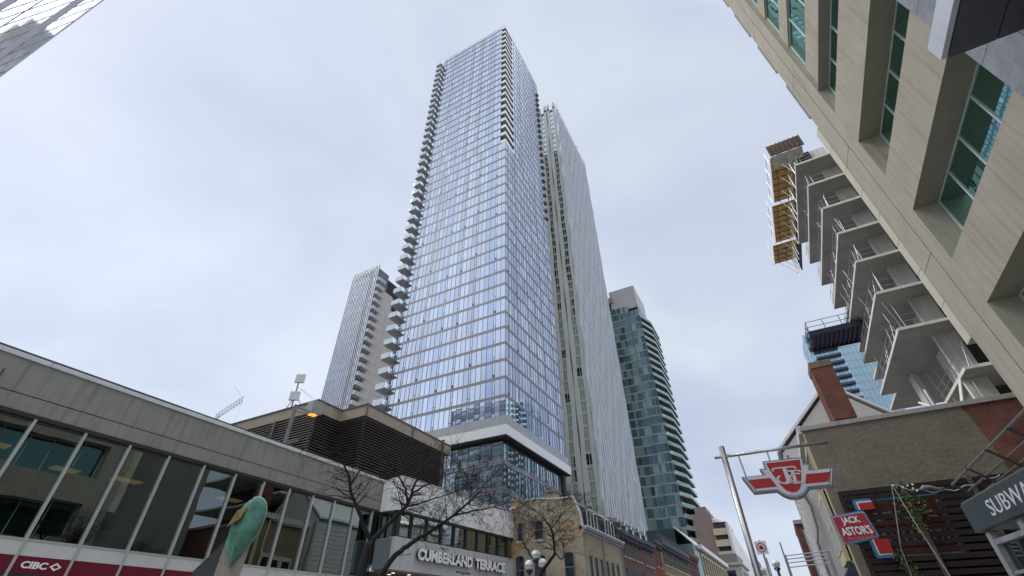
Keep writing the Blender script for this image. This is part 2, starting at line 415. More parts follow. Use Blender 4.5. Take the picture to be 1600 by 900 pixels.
def pane(mb, F, u0, u1, z0, z1, d, m=0, tilt=.004):
    """one window pane, never quite flat with its neighbours"""
    a, b = random.uniform(-tilt, tilt), random.uniform(-tilt, tilt)
    w, h = (u1 - u0) / 2, (z1 - z0) / 2
    mb.poly([F(u0, d - a * w - b * h, z0), F(u1, d + a * w - b * h, z0), F(u1, d + a * w + b * h, z1), F(u0, d - a * w + b * h, z1)], m)

# ================================================================== SETTING
def setting():
    g = MB(); g.poly([(-3000, -3000, -.01), (3000, -3000, -.01), (3000, 3000, -.01), (-3000, 3000, -.01)])
    tag(g.build('ground', M['earth']), kind='structure')
    r = MB(); r.box(-7.5, -200, -.2, -1.6, 600, -.004)
    tag(r.build('road', M['asphalt']), kind='structure')
    l = MB()
    for y in range(-60, 300, 9): l.box(-4.62, y, -.003, -4.48, y + 3, .0005)
    for x in (-7.2, -1.95): l.box(x, -200, -.003, x + .1, 600, .0005)
    tag(l.build('road_marking', M['paint_line']), kind='structure')
    for x0, x1 in ((-20, -7.65), (-1.45, 8)):
        s = MB(); s.box(x0, -200, -.1, x1, 600, .12); tag(s.build('pavement', M['sidewalk']), kind='structure')
    for x in (-7.65, -1.6):
        k = MB(); k.box(x, -200, -.1, x + .15, 600, .135); tag(k.build('kerb', M['kerb'], bevel=.01), kind='structure')
setting()

# ================================================================== LEFT PLAZA WING
def plaza_wing():
    t = thing('retail_building', 'long grey concrete retail building with a dark ribbon of windows over a crimson bank sign', 'building', (-20, 8, 0))
    F = facade(-20, 0, 0)
    y0, y1 = -6.0, 21.3
    b = MB()
    b.ob(F, y0, y1, 7.83, 8.85, -.6, 0); b.ob(F, y0, y1, 7.33, 7.80, -.6, -.004); b.ob(F, y0, y1, 7.8, 7.83, -.6, -.04, 1)
    b.build('fascia', [M['wing_conc'], M['groove']], t)
    c = MB()
    u = y0
    while u < y1:
        w = random.uniform(2.2, 3.4); c.ob(F, u, min(u + w - .015, y1 + .02), 8.85, 9.0 + random.uniform(-.01, .01), -.25, .05); u += w
    c.build('coping', M['coping'], t, bevel=.01)
    r = MB(); r.ob(F, y0, y1, 8.6, 9.27, -1.1, -.5); r.ob(F, y0, y1, 8.3, 8.6, -18, -.6)
    r.build('roof', M['roof_edge'], t)
    s = MB(); s.ob(F, y0, y1, 3.6, 4.0, -.5, 0)
    s.build('white_band', M['white_band'], t)
    rd = MB(); rd.ob(F, y0, y1, 3.18, 3.597, -.4, -.006)
    sg = rd.build('sign_band', M['red_band'], t)
    lt = MB(); lettering(lt, F, 'CIBC', 6.78, 7.42, 3.295, 3.475, -.006, .015, bold=.03)
    for a in range(2):                                            # open diamond mark after the letters
        k = 1 - 2 * a
        P = [(7.63, 3.49), (7.63, 3.44), (7.63 + k * .09, 3.385), (7.63, 3.33), (7.63, 3.28), (7.63 + k * .155, 3.385)]
        lt.prism(F, P, -.006, .015)
    lt.build('letters', M['white'], sg)
    # glazing: mullions run through all bands
    mu = MB(); ys = [6.56 + 1.42 * k for k in range(-9, 11)]
    for y in ys: mu.ob(F, y - .035, y + .035, .1, 7.2, -.1, .035)
    mu.ob(F, y0, y1, 7.2, 7.33, -.2, .02, 1); mu.ob(F, y0, y1, 7.12, 7.18, -.12, -.02, 1)
    mu.ob(F, y0, y1, 3.98, 4.03, -.15, .02); mu.ob(F, y0, y1, 3.1, 3.18, -.2, .0, 1); mu.ob(F, y0, y1, 0, .12, -.2, 0, 1)
    mu.build('window_frame', [M['alu'], M['alu_dark']], t)
    ye = [y0] + ys + [y1]
    for a, c_ in zip(ye, ye[1:]):
        p = MB(); pane(p, F, a, c_, 4.0, 7.2, -.06, tilt=.006); p.build('window', M['wing_glass'], t)
    sh = MB()
    for a, c_ in zip(ye, ye[1:]): pane(sh, F, a, c_, .12, 3.1, -.08, tilt=.004)
    sh.build('shopfront', M['wing_glass'], t)
    # rooms behind the glass
    rm = MB()
    rm.ob(F, y0, y1, 3.7, 3.98, -9, -.5); rm.ob(F, y0, y1, 7.25, 7.33, -9, -.62, 1)
    rm.ob(F, y0, y1, 0, 8.3, -9.2, -9, 0); rm.ob(F, y0 - .2, y0, 0, 8.8, -9, -.05); rm.ob(F, y1 - .2, y1, 0, 7.3, -9, -.3)
    for y in (2.5, 9.8, 17): rm.ob(F, y - .3, y + .3, 4, 7.25, -3.2, -2.6)
    rm.ob(F, y0, y1, 3.0, 3.1, -9, -.5, 1)
    rm.build('interior', [M['room'], M['ceil']], t)
    for (y, d, w) in ((4.9, -1.3, .35), (7.4, -2.6, .4), (9.3, -2.2, .5), (13.3, -1.6, .5)):
        e = MB(); e.ob(F, y - w, y + w, 6.55, 6.6, d - .25, d + .25)
        e.build('ceiling_light', M['warm'], t)
plaza_wing()

def terrace_front():
    t = thing('retail_building', 'pale grey panelled retail front with raised white letters, beside the buff brick house', 'building', (-18.6, 21.3, 0))
    F = facade(-18.6, 21.3, 5); L = 12.25
    R = facade(-20, 21.3, 90)                                       # its short south return; u runs east, d runs south
    top = MB()
    cuts = [0, 3.05, 6.1, 9.2, L]
    for a, b in zip(cuts, cuts[1:]): top.ob(F, a + (.006 if a else 0), b - .006, 7.25, 9.0, -.8, 0)
    top.ob(R, .02, 1.398, 7.27, 8.98, -.4, .0, 1)
    top.build('parapet', [M['pale_panel'], M['pale_panel']], t)
    cp = MB(); cp.ob(F, -.02, L, 9.0, 9.07, -.9, .03); cp.build('coping', M['trim'], t)
    rf = MB(); rf.ob(F, 0, L, 8.4, 8.6, -14, -.9); rf.build('roof', M['roof_edge'], t)
    sp = MB(); sp.ob(F, 0, L, 4.4, 5.93, -.5, 0); sp.build('sign_panel', M['sign_panel'], t)
    sl = MB(); sl.ob(R, .02, 1.38, 4.42, 5.9, -.3, -.02); sl.build('side_panel', M['slate_panel'], t)
    fr = MB()
    us = [0, 1.25, 2.55, 3.85, 5.05, 6.3, 7.5, 8.7, 9.9, 11.05, L]
    for u in us: fr.ob(F, max(u - .06, 0), min(u + .06, L), 5.93, 7.25, -.3, -.05)
    fr.ob(F, 0, L, 7.12, 7.25, -.3, -.03); fr.ob(F, 0, L, 5.93, 6.0, -.3, -.02)
    fr.ob(R, .0, .1, 5.9, 7.27, -.3, -.04); fr.ob(R, 1.3, 1.39, 5.9, 7.27, -.3, -.04)
    fr.build('window_frame', M['alu_dark'], t)
    for a, b in zip(us, us[1:]):
        p = MB(); pane(p, F, a + .05, b - .05, 5.98, 7.14, -.16, tilt=.012); p.build('window', M['cumb_glass'], t)
    p = MB(); pane(p, R, .1, 1.3, 5.9, 7.27, -.15); p.build('window', M['wing_glass'], t)
    rm = MB(); rm.ob(F, .1, L, 5.5, 5.9, -7, -.55); rm.ob(F, .1, L, 7.3, 7.4, -7, -.82, 1); rm.ob(F, .1, L, 5.5, 7.4, -7.2, -7, 1)
    rm.ob(F, L - .2, L - .02, 0, 7.3, -7, -.3)
    rm.build('interior', [M['room'], M['ceil']], t)
    e = MB(); e.ob(F, 1.6, 2.7, 7.0, 7.05, -1.5, -1.2); e.build('ceiling_light', M['lamp_white'], t)
    lt = MB(); lettering(lt, F, 'CUMBERLAND', 1.7, 6.72, 4.96, 5.55, .06, .2, 0, 1, bold=.05)
    lettering(lt, F, 'TERRACE', 6.98, 10.35, 4.96, 5.55, .06, .2, 0, 1, bold=.05)
    for i in range(18): lt.ob(F, 2 + i * .45, 2.03 + i * .45, 5.2, 5.25, 0, .07, 1)
    lt.build('sign_letters', [M['white'], M['letter_side']], t)
    ad = MB(); lettering(ad, F, '820 Yonge Street', 5.35, 6.75, 4.6, 4.74, 0, .02); ad.build('address_letters', M['letter_side'], t)
    br = MB(); br.tube([F(.15, .0, 5.0), F(.2, .3, 5.02), F(.9, .45, 5.12)], .02, 6); br.build('bracket', M['black'], t)
    so = MB(); so.ob(F, 0, L, 4.3, 4.395, -3, 0); so.ob(F, 0, L, 0, 4.3, -3.2, -3)
    so.build('soffit', M['soffit'], t)
    for (u, d) in ((.5, -.4), (1.7, -.4), (.9, -1.1), (2.6, -1.1)):
        e = MB(); e.ob(F, u, u + .16, 4.285, 4.297, d - .06, d + .06); e.build('downlight', M['lamp_white'], t)
    sh = MB()
    for k in range(8): pane(sh, F, .1 + k * 1.5, 1.5 + k * 1.5, .1, 4.2, -2.6)
    sh.build('shopfront', M['wing_glass'], t)
terrace_front()

def louvre_house():
    t = thing('plant_room', 'dark louvred rooftop plant room with a tan metal cap, behind the grey parapet', 'plant room', (-28, 26, 8.6))
    plan = [(-40, 22.04), (-28.71, 22.04), (-28.71, 24.5), (-26, 24.5), (-26, 36), (-40, 36)]
    cap = MB(); edge = MB()
    n = len(plan)
    def ring(mb, z0, z1, grow, m=0):
        P = []
        for i, (x, y) in enumerate(plan):
            gx = grow if x > -30 else 0; gy = -grow if y < 30 else grow
            if i == 2: gy = -grow
            P.append((x + gx, y + gy))
        mb.v.extend([(x, y, z0) for x, y in P]); mb.v.extend([(x, y, z1) for x, y in P]); k = len(mb.v) - 2 * n
        for i in range(n):
            j = (i + 1) % n; mb.f.append((k + i, k + j, k + n + j, k + n + i)); mb.m.append(m)
        mb.f.append(tuple(range(k + n, k + 2 * n))); mb.m.append(m); mb.f.append(tuple(range(k + n - 1, k - 1, -1))); mb.m.append(m)
    ring(cap, 15.3, 16.16, .02); ring(edge, 16.16, 16.26, .08)
    for (x0, y0_, x1, y1_) in ((-26.01, 24.45, -25.9, 24.55), (-26.0, 30.2, -25.9, 30.23)): cap.box(x0, y0_, 15.31, x1 + .025, y1_, 16.15, 1)
    cap.build('cap', [M['cap'], M['cap_edge']], t); edge.build('flashing', M['cap_edge'], t)
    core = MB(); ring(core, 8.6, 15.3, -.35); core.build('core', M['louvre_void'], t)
    s = MB(); pale = MB()
    z = 8.7
    while z < 15.2:
        for (x0, y0_, x1, y1_) in ((-40, 22.04, -28.71, 22.04), (-28.71, 22.04, -28.71, 24.5), (-28.71, 24.5, -26, 24.5), (-26, 24.5, -26, 36)):
            dx, dy = x1 - x0, y1_ - y0_; ln = math.hypot(dx, dy); nx, ny = dy / ln, -dx / ln
            o, i_ = .0, -.2
            a = [(x0 + nx * o, y0_ + ny * o), (x1 + nx * o, y1_ + ny * o), (x1 + nx * i_, y1_ + ny * i_), (x0 + nx * i_, y0_ + ny * i_)]
            (pale if y0_ == 22.04 and y1_ == 22.04 else s).hexa([(a[0][0], a[0][1], z), (a[1][0], a[1][1], z), (a[2][0], a[2][1], z + .13), (a[3][0], a[3][1], z + .13),
                    (a[0][0], a[0][1], z + .035), (a[1][0], a[1][1], z + .035), (a[2][0], a[2][1], z + .15), (a[3][0], a[3][1], z + .15)])
        z += .205
    s.build('louvre_slats', M['louvre'], t); pale.build('lit_slats', M['louvre_lit'], t)
    p = MB(); p.box(-25.98, 34.55, 8.6, -25.84, 34.75, 16.4); p.box(-33.2, 21.9, 8.6, -33.0, 22.02, 15.3)
    p.box(-33.0, 21.93, 13.1, -29.6, 22.02, 13.3); p.build('post', M['louvre'], t)
louvre_house()

def roof_lamp():
    t = thing('roof_lamp', 'square metal floodlight with glowing amber underside on a pole behind the parapet', 'lamp', (-20.9, 14.72, 8.6), 'lamps on the retail roof')
    p = MB(); p.box(-20.97, 14.65, 8.6, -20.83, 14.79, 11.45); p.build('pole', M['rail'], t)
    a = MB(); a.tube([(-20.9, 14.72, 11.35), (-20.55, 15.35, 11.25)], .04, 6); a.tube([(-20.9, 14.72, 11.1), (-20.5, 15.3, 11.12)], .03, 6)
    a.build('arm', M['rail'], t)
    F = facade(-20.75, 15.35, 10)
    h = MB(); h.ob(F, 0, .62, 11.14, 11.82, -.12, .5); h.build('lamp_housing', M['t_grey'], t, bevel=.015)
    e = MB(); e.ob(F, .1, .46, 11.1, 11.135, .02, .36); e.build('lens', M['amber'], t)
roof_lamp()

def small_roof_lamp():
    c = at(725.5, 731, 31.0)
    t = thing('roof_lamp', 'small grey box lamp on a thin pole above the pale retail front', 'lamp', (c.x, c.y, 8.6), 'lamps on the retail roof')
    p = MB(); p.tube([(c.x - .35, c.y - .1, 8.6), (c.x - .35, c.y - .1, c.z + .5)], .03, 6); p.tube([(c.x - .35, c.y - .1, c.z), (c.x, c.y, c.z)], .025, 6); p.build('pole', M['rail_dk'], t)
    h = MB(); h.box(c.x - .16, c.y - .2, c.z - .3, c.x + .2, c.y + .2, c.z + .3); h.build('lamp_housing', M['t_grey'], t, bevel=.02)
small_roof_lamp()

def antenna():
    t = thing('antenna_mast', 'thin rooftop mast with two white square antenna panels and braces', 'antenna', (-32.4, 22.5, 16.2))
    m = MB(); m.tube([(-32.6, 22.6, 16.2), (-32.45, 22.5, 17.2), (-32.35, 22.4, 19.3)], .06, 8)
    m.tube([(-31.2, 22.6, 16.2), (-32.35, 22.45, 17.8)], .035, 6); m.tube([(-30.2, 22.5, 16.9), (-32.3, 22.45, 18.3)], .035, 6); m.tube([(-33.4, 22.5, 16.2), (-32.4, 22.5, 17.4)], .035, 6)
    m.build('mast', M['steel'], t)
    F = facing(0, 0, 62)
    for (px, py) in ((467.5, 592), (458.5, 619)):
        c = at(px, py, 39.0); k = MB(); G = facing(c.x - .3, c.y - .2, 62)
        k.ob(G, .1, .85, c.z - .38, c.z + .38, -.1, .1); k.build('antenna_panel', M['t_white'], t, bevel=.02)
antenna()

def far_crane():
    t = thing('tower_crane', 'pale lattice crane jib far off above the grey parapet', 'crane', tuple(at(352, 690, 190).xy) + (0,))
    a, b = at(338, 655, 190), at(378, 629, 190)
    d = (b - a); up = Vector((0, 0, 1)); j = MB()
    s = Vector((d.y, -d.x, 0)).normalized() * 1.2
    for o in (Vector((0, 0, 0)), up * 2.4 + s, s * 2): j.tube([a + o, b + o], .1, 4)
    for i in range(9):
        p, q = a + d * (i / 9), a + d * ((i + 1) / 9)
        j.tube([p, q + up * 2.4 + s], .07, 4); j.tube([p + up * 2.4 + s, q], .12, 4); j.tube([p + s * 2, q + up * 2.4 + s], .07, 4)
    j.build('jib', M['crane'], t)
    m = MB(); m.tube([(a.x, a.y, 0), (a.x, a.y, a.z + 2)], .7, 4); m.build('mast', M['crane'], t)
    c = MB(); c.tube([a + up * 12 + d * .2, b + up * 1.5], .06, 3); c.tube([b, b - up * 9], .05, 3); c.build('cable', M['crane'], t)
far_crane()

# ================================================================== MAIN TOWER
FLOOR = 3.33
def main_tower():
    t = thing('apartment_tower', 'tallest blue glass tower at the centre with a light metal belt over its podium', 'tower', (-45, 72, 0))
    X, Y = -33.4, 60.4
    Fs = facade(X, Y, -90)                       # u west; d to the right of u = north, so flip
    Fs = (lambda u, d, z: Vector((X - u, Y - d, z)))
    Fe = (lambda u, d, z: Vector((X + d, Y + u, z)))
    Ls, Le = 25.6, 24.8
    zs = [29.4 + FLOOR * k for k in range(43)]; zt = zs[-1]
    core = MB(); core.box(X - Ls - 2.4, Y + 1.9, 26.3, X - 4.8, Y + Le - .3, zt - 1); core.box(X - Ls + .2, Y + .5, 26.3, X - 1.9, Y + 5, zt - .5)
    core.box(X - 5, Y + 4.9, 26.3, X - .5, Y + Le - .3, zt - .5); core.box(X - 2.2, Y + .5, 26.3, X - .5, Y + 5, zs[22] - .1)
    core.box(X - Ls - .1, Y + Le - 1, 20, X - .5, Y + Le, zt)
    core.build('core', M['t_core'], t)
    widths = [1.0, .45, 1.05, 1.05, 1.05, .45, 1.3, 1.05, 1.05, 1.05, .45, 1.05, 1.05]
    def row(L, u0, seed):
        u = u0; i = 0; res = []
        while u < L - .3:
            w = min(widths[(i + seed) % 13], L - u)
            if L - u - w < .35: w = L - u
            kind = 1 if (i + seed) % 13 == 6 else 2 if w < .5 else 0
            res.append((u, u + w, kind)); u += w; i += 1
        return res
    belt = MB()
    for k in range(42):
        z0, z1 = zs[k] + (.26 if k else .02), zs[k + 1] - .26
        notch = k >= 22
        for F, L, st, sd in ((Fs, Ls, 1.45 if notch else 0, 3), (Fe, Le, 4.45 if notch else 0, 0)):
            g = MB()
            for (a, b, kd) in row(L, st, sd):
                mt = 1 if kd == 1 else (2 if random.random() < .22 else 0)
                pane(g, F, a + .02, b - .02, z0, z1, 0, mt, .0045)
                g.ob(F, a - .025, a + .03, z0, z1, -.05, .05, 3)
                if kd == 2:
                    g.ob(F, a + .03, b - .03, z0 + .55, z0 + .62, 0, .04, 3); g.ob(F, a + .08, b - .08, z0 + .06, z0 + .52, 0, .03, 4 if (k * 7 + int(a)) % 4 else 3)
            g.ob(F, L - .05, L, z0, z1, -.05, .05, 3)
            g.build('window_band', [M['t_glass'], M['t_glass_b'], M['t_glass_c'], M['t_mull'], M['t_vent']], t)
        if k:
            for F, L, st in ((Fs, Ls, 1.4 if notch else -.06), (Fe, Le, 4.4 if notch else .0)):
                belt.ob(F, st, L, zs[k] - .26, zs[k] - .03, -.2, .055, 0); belt.ob(F, st, L, zs[k] - .03, zs[k] + .03, -.2, .03, 1); belt.ob(F, st, L, zs[k] + .03, zs[k] + .26, -.2, .06, 0)
    for F, L in ((Fs, Ls), (Fe, Le)):
        st = 1.4 if F is Fs else 4.4
        belt.ob(F, st, L, zt - .33, zt + .35, -.2, .06, 0)
    belt.build('spandrel', [M['t_band'], M['t_band_dark']], t)
    pr = MB()
    for F, L, st in ((Fs, Ls, .2), (Fe, Le, 4.4)):
        u = st
        while u < L: pane(pr, F, u, min(u + 1.5, L), zt + .35, zt + 1.6, -.02, 0, .006); u += 1.52
        pr.ob(F, st, L, zt + 1.58, zt + 1.66, -.05, .02, 1)
    pr.build('parapet_screen', [M['rail_glass'], M['t_grey']], t)
    # corner balconies high up
    for k in range(22, 42):
        b = MB(); z = zs[k]
        b.box(X - 1.4, Y + .06, z - .16, X - .04, Y + 4.4, z + .14, 0)
        o = b.build('balcony', [M['t_under']], t)
        r = MB(); r.ob(Fs, .02, 1.4, z - .2, z + 1.05, -.05, .03, 0); r.ob(Fe, .0, 4.4, z - .2, z + 1.05, -.05, .03, 0)
        r.build('balcony_front', [M['t_white']], o)
    w = MB(); w.box(X - 1.5, Y + .5, zs[22], X - 1.42, Y + 4.5, zt, 0); w.box(X - 1.5, Y + 4.42, zs[22], X - .05, Y + 4.5, zt, 0)
    w.box(X - 1.5, Y + .05, zt - .2, X, Y + 4.5, zt + .1, 1)
    w.build('recess_wall', [M['t_core'], M['t_grey']], t)
    # balconies up the south-west corner
    ww = MB(); ww.box(X - Ls - 2.5, Y + 1.0, 26, X - Ls - .02, Y + 1.3, zt - 1.5, 0); ww.ob(Fs, Ls + .0, Ls + .12, 26, zt, -1.2, .05, 1)
    ww.build('end_wall', [M['t_white'], M['t_mull']], t)
    for k in range(0, 42):
        z = zs[k]; b = MB()
        b.ob(Fs, Ls + .1, Ls + 2.3, z - .18, z + .08, -1.0, 1.6, 0); o = b.build('balcony', M['t_under'], t)
        r = MB(); r.ob(Fs, Ls + .1, Ls + 2.3, z - .1, z + 1.1, 1.56, 1.62); r.ob(Fs, Ls + 2.24, Ls + 2.3, z - .1, z + 1.1, -1, 1.6); r.ob(Fs, Ls + .1, Ls + .16, z - .1, z + 1.1, .05, 1.6)
        r.build('balcony_front', M['rail_glass'], o)
        if k % 1 == 0:
            dr = MB(); dr.box(X - Ls - 1.5, Y + .95, z + .1, X - Ls - .15, Y + .99, z + 2.5); dr.build('balcony_door', M['w_glass_d'], o)
    for k in range(20, 41):                           # slabs at the far north-east corner
        z = zs[k]; b = MB(); b.ob(Fe, Le - 1.3, Le + .1, z - .12, z + .5, .07, .6, 0); o = b.build('balcony', M['t_band'], t)
    # metal belt and podium
    gb = MB(); fb = MB()
    for F, L in ((Fs, 26.2), (Fe, 25.6)):
        u = -.1 if F is Fs else 0.0; n = 0
        while u < L:
            gb.ob(F, u + .01, min(u + .95, L) - .01, 27.75, 29.42, -.3, .04); u += .95
        u = -.28 if F is Fs else -.0
        while u < L + .4:
            fb.ob(F, u + .008, min(u + 2.6, L + .4) - .008, 26.2, 27.75, -.4, .3); u += 2.6
    gb.build('grey_belt', M['t_grey'], t); fb.build('light_belt', M['t_fascia'], t)
    so = MB(); so.box(X - 26.5, Y - .25, 26.05, X + .26, Y + 26, 26.19); so.build('soffit', M['t_core'], t)
    pw = [.95, .95, .95, .5, .95, 1.1, .5]
    pz = [26.0, 22.5, 18.5, 14.5, 10.5, 6.5, 2.5]
    for hi, lo in zip(pz, pz[1:]):
        for F, L, sd in ((Fs, 26, 0), (Fe, 23.0, 2)):
            g = MB()
            u = .9 if F is Fs else 0.9; i = sd
            while u < L - .1:
                wd = (2.1 if F is Fs else pw[i % 7]); b_ = min(u + wd, L)
                pane(g, F, u + .02, b_ - .02, lo + .35, hi - .35, -.9, 1 if random.random() < .25 else 0, .012); g.ob(F, u - .03, u + .04, lo + .35, hi - .35, -1.0, -.82, 2)
                if wd < .6: g.ob(F, u + .03, b_ - .02, lo + 1.5, lo + 1.58, -.9, -.84, 2)
                u = b_; i += 1
            g.build('window_band', [M['p_glass'], M['p_glass_b'], M['t_mull']], t)
    pb = MB()
    for z in pz[1:]:
        for F, L in ((Fs, 26), (Fe, 23.0)):
            pb.ob(F, .8 if F is Fs else .9, L, z - .38, z - .02, -1.2, -.8, 0); pb.ob(F, .8 if F is Fs else .9, L, z + .02, z + .38, -1.2, -.84, 0); pb.ob(F, .9, L, z - .02, z + .02, -1.2, -.9, 1)
    pb.build('podium_spandrel', [M['t_band'], M['t_band_dark']], t)
    pc = MB(); pc.box(X - 27, Y + 1.4, 0, X - 1.4, Y + 23.2, 26.05); pc.build('podium_core', M['t_core'], t)
main_tower()

# ================================================================== WHITE FINNED TOWER
def finned_tower():
    t = thing('office_tower', 'white tower wrapped in rippling vertical fins, right behind the tallest glass tower', 'tower', (-40, 115, 0))
    X, Y, zt = -32.0, 100.0, 176.5
    Fs = (lambda u, d, z: Vector((X - u, Y - d, z))); Fe = (lambda u, d, z: Vector((X + d, Y + u, z)))
    c = MB(); c.box(X - 30, Y + .5, 0, X - .5, Y + 34, zt, 0); c.build('core', M['w_wall'], t)
    fl = [3.1 * k for k in range(0, 57)]
    def wav(z, ph): return .10 * math.sin(z / 9.3 * math.pi + ph)
    for (a, b, ph) in ((-.05, .95, 0), (2.35, 3.45, 2.6), (3.7, 4.95, .3), (6.2, 7.3, 2.9), (7.5, 8.9, .9)):
        p = MB()
        for k in range(0, 57, 1):
            z0, z1 = fl[k], fl[k] + 3.08
            p.poly([Fs(a + (wav(z0, ph) if a > 0 else 0), .32, z0), Fs(b + wav(z0, ph + 2), .32, z0), Fs(b + wav(z1, ph + 2), .32, z1), Fs(a + (wav(z1, ph) if a > 0 else 0), .32, z1)], 0)
            p.poly([Fs(b + wav(z0, ph + 2), .32, z0), Fs(b + wav(z0, ph + 2), -.3, z0), Fs(b + wav(z1, ph + 2), -.3, z1), Fs(b + wav(z1, ph + 2), .32, z1)], 0)
            if a > 0: p.poly([Fs(a + wav(z0, ph), -.3, z0), Fs(a + wav(z0, ph), .32, z0), Fs(a + wav(z1, ph), .32, z1), Fs(a + wav(z1, ph), -.3, z1)], 0)
        p.ob(Fs, max(a, 0) + .1, b - .1, zt - 1, zt + 3.5, -.3, .32, 0)
        p.build('precast_pier', M['w_panel'], t)
    for (a, b) in ((.7, 2.6), (4.7, 6.4)):
        w = MB()
        for k in range(0, 56):
            z = fl[k]; hi = z > 118
            r = random.random(); mt = (3 if hi else 0 if r < .72 else 1)
            pane(w, Fs, a, (a + b) / 2 - .03, z + .75, z + 3.0, .02, mt, .004); pane(w, Fs, (a + b) / 2 + .03, b, z + .75, z + 3.0, .02, mt if random.random() < .8 else 0, .004)
            w.ob(Fs, a, b, z, z + .75, -.1, .06, 2); w.ob(Fs, a, b, z + .7, z + .78, 0, .12, 4); w.ob(Fs, (a + b) / 2 - .04, (a + b) / 2 + .04, z + .75, z + 3.05, 0, .1, 4)
            w.ob(Fs, a, b, z + 1.45, z + 1.5, 0, .08, 4)
        w.build('window_column', [M['w_glass'], M['w_glass_d'], M['w_span'], M['w_glass_s'], M['w_panel']], t)
    ew = MB()
    for k in range(0, 56):
        for j in range(20):
            u = .3 + 1.7 * j
            if random.random() < .55: pane(ew, Fe, u + .55, u + 1.2, fl[k] + .9, fl[k] + 2.9, .03 - .5 + .5, 0 if random.random() < .6 else 1, .004)
    ew.ob(Fe, 0, 34, 0, zt, -.5, -.0, 2)
    ew.build('east_wall', [M['w_glass_d'], M['w_glass_s'], M['w_wall']], t)
    for j in range(22):
        u = .1 + 1.6 * j; f = MB(); pts = []; z = 6.0; s = random.choice((-1, 1))
        a = .0
        while z < zt + 2.5:
            pts.append((u + a, z)); z += random.uniform(5, 9); s = -s; a = s * random.uniform(.12, .38)
        pts.append((u, zt + random.uniform(1.5, 3.2)))
        for (u0, z0), (u1, z1) in zip(pts, pts[1:]):
            f.hexa([Fe(u0 - .16, .02, z0), Fe(u0 + .16, .02, z0), Fe(u0 + .13, .7, z0), Fe(u0 - .13, .7, z0), Fe(u1 - .16, .02, z1), Fe(u1 + .16, .02, z1), Fe(u1 + .13, .7, z1), Fe(u1 - .13, .7, z1)])
        f.build('fin', M['w_fin'], t)
finned_tower()

# ================================================================== TEAL TOWER
def teal_tower():
    t = thing('apartment_tower', 'teal green glass tower with a grey slab top and stacked triangular balconies', 'tower', (-32, 158, 0))
    X, Y = -23.2, 144.0
    Fs = (lambda u, d, z: Vector((X - u, Y - d, z))); Fe = (lambda u, d, z: Vector((X + d, Y + u, z)))
    n = 34; p = 2.93; z0 = 1.0
    c = MB(); c.box(X - 22, Y + 1.3, 0, X - .3, Y + 22, z0 + n * p); c.build('core', M['t_core'], t)
    slab = MB()
    for k in range(n):
        z = z0 + k * p; g = MB()
        for (a, b, d) in ((0, 3.8, 0), (3.8, 8.6, -.45), (8.6, 14, -.2), (14, 20, -.45)):
            if k == n - 1 and a == 0: continue
            u = a
            while u < b - .1:
                w = min(random.choice((.9, 1.2, 1.6)), b - u)
                r = random.random(); mt = 0 if r < .45 else 1 if r < .75 else 2
                if a == 0 and random.random() < .35: mt = 2
                pane(g, Fs, u + .03, u + w - .03, z + .38, z + p - .12, d, mt, .003); g.ob(Fs, u - .03, u + .03, z + .38, z + p - .1, d - .05, d + .04, 3); u += w
            slab.ob(Fs, a, b, z - .12, z + .38, d - .4, d + .06)
        g.build('window_band', [M['g_glass'], M['g_glass_l'], M['g_glass_d'], M['g_band']], t); g = MB()
        for k2 in range(10): pane(g, Fe, k2 * 2.2 + .05, k2 * 2.2 + 2.15, z + .38, z + p - .12, 0, random.choice((0, 1, 2)), .006)
        slab.ob(Fe, 0, 22, z - .12, z + .38, -.4, .05)
        g.build('window_band', [M['g_glass'], M['g_glass_l'], M['g_glass_d'], M['g_band']], t)
        if k < n - 1:
            b = MB(); b.hexa([Fe(1.5, .05, z - .1), Fe(21, .05, z - .1), Fe(21, 2.3, z - .1), Fe(8, 2.3, z - .1), Fe(1.5, .05, z + .12), Fe(21, .05, z + .12), Fe(21, 2.3, z + .12), Fe(8, 2.3, z + .12)])
            o = b.build('balcony', M['g_brown'], t)
            r = MB(); a1, a2 = Fe(1.6, .08, z), Fe(8, 2.25, z)
            r.hexa([a1 + Vector((0, 0, .1)), a2 + Vector((0, 0, .1)), a2 + Vector((0, .06, .1)), a1 + Vector((0, .06, .1)), a1 + Vector((0, 0, 1.1)), a2 + Vector((0, 0, 1.1)), a2 + Vector((0, .06, 1.1)), a1 + Vector((0, .06, 1.1))])
            r.ob(Fe, 8, 21, z + .1, z + 1.1, 2.22, 2.28)
            r.build('railing', M['g_glass_l'], o)
    slab.build('floor_slab', M['g_band'], t)
    zt = z0 + n * p
    r = MB(); r.box(X - 10, Y + .6, zt - 1.5, X - .1, Y + 16, zt + 8.5); r.build('roof_house', M['g_roof'], t)
    r = MB(); r.box(X - 16, Y + .2, zt + 3, X - 9, Y + 8, zt + 5.6, 0); r.box(X - 14, Y + 1.4, zt, X - 9.9, Y + 8, zt + 3, 1); r.build('roof_box', [M['far_brown'], M['t_core']], t)
teal_tower()

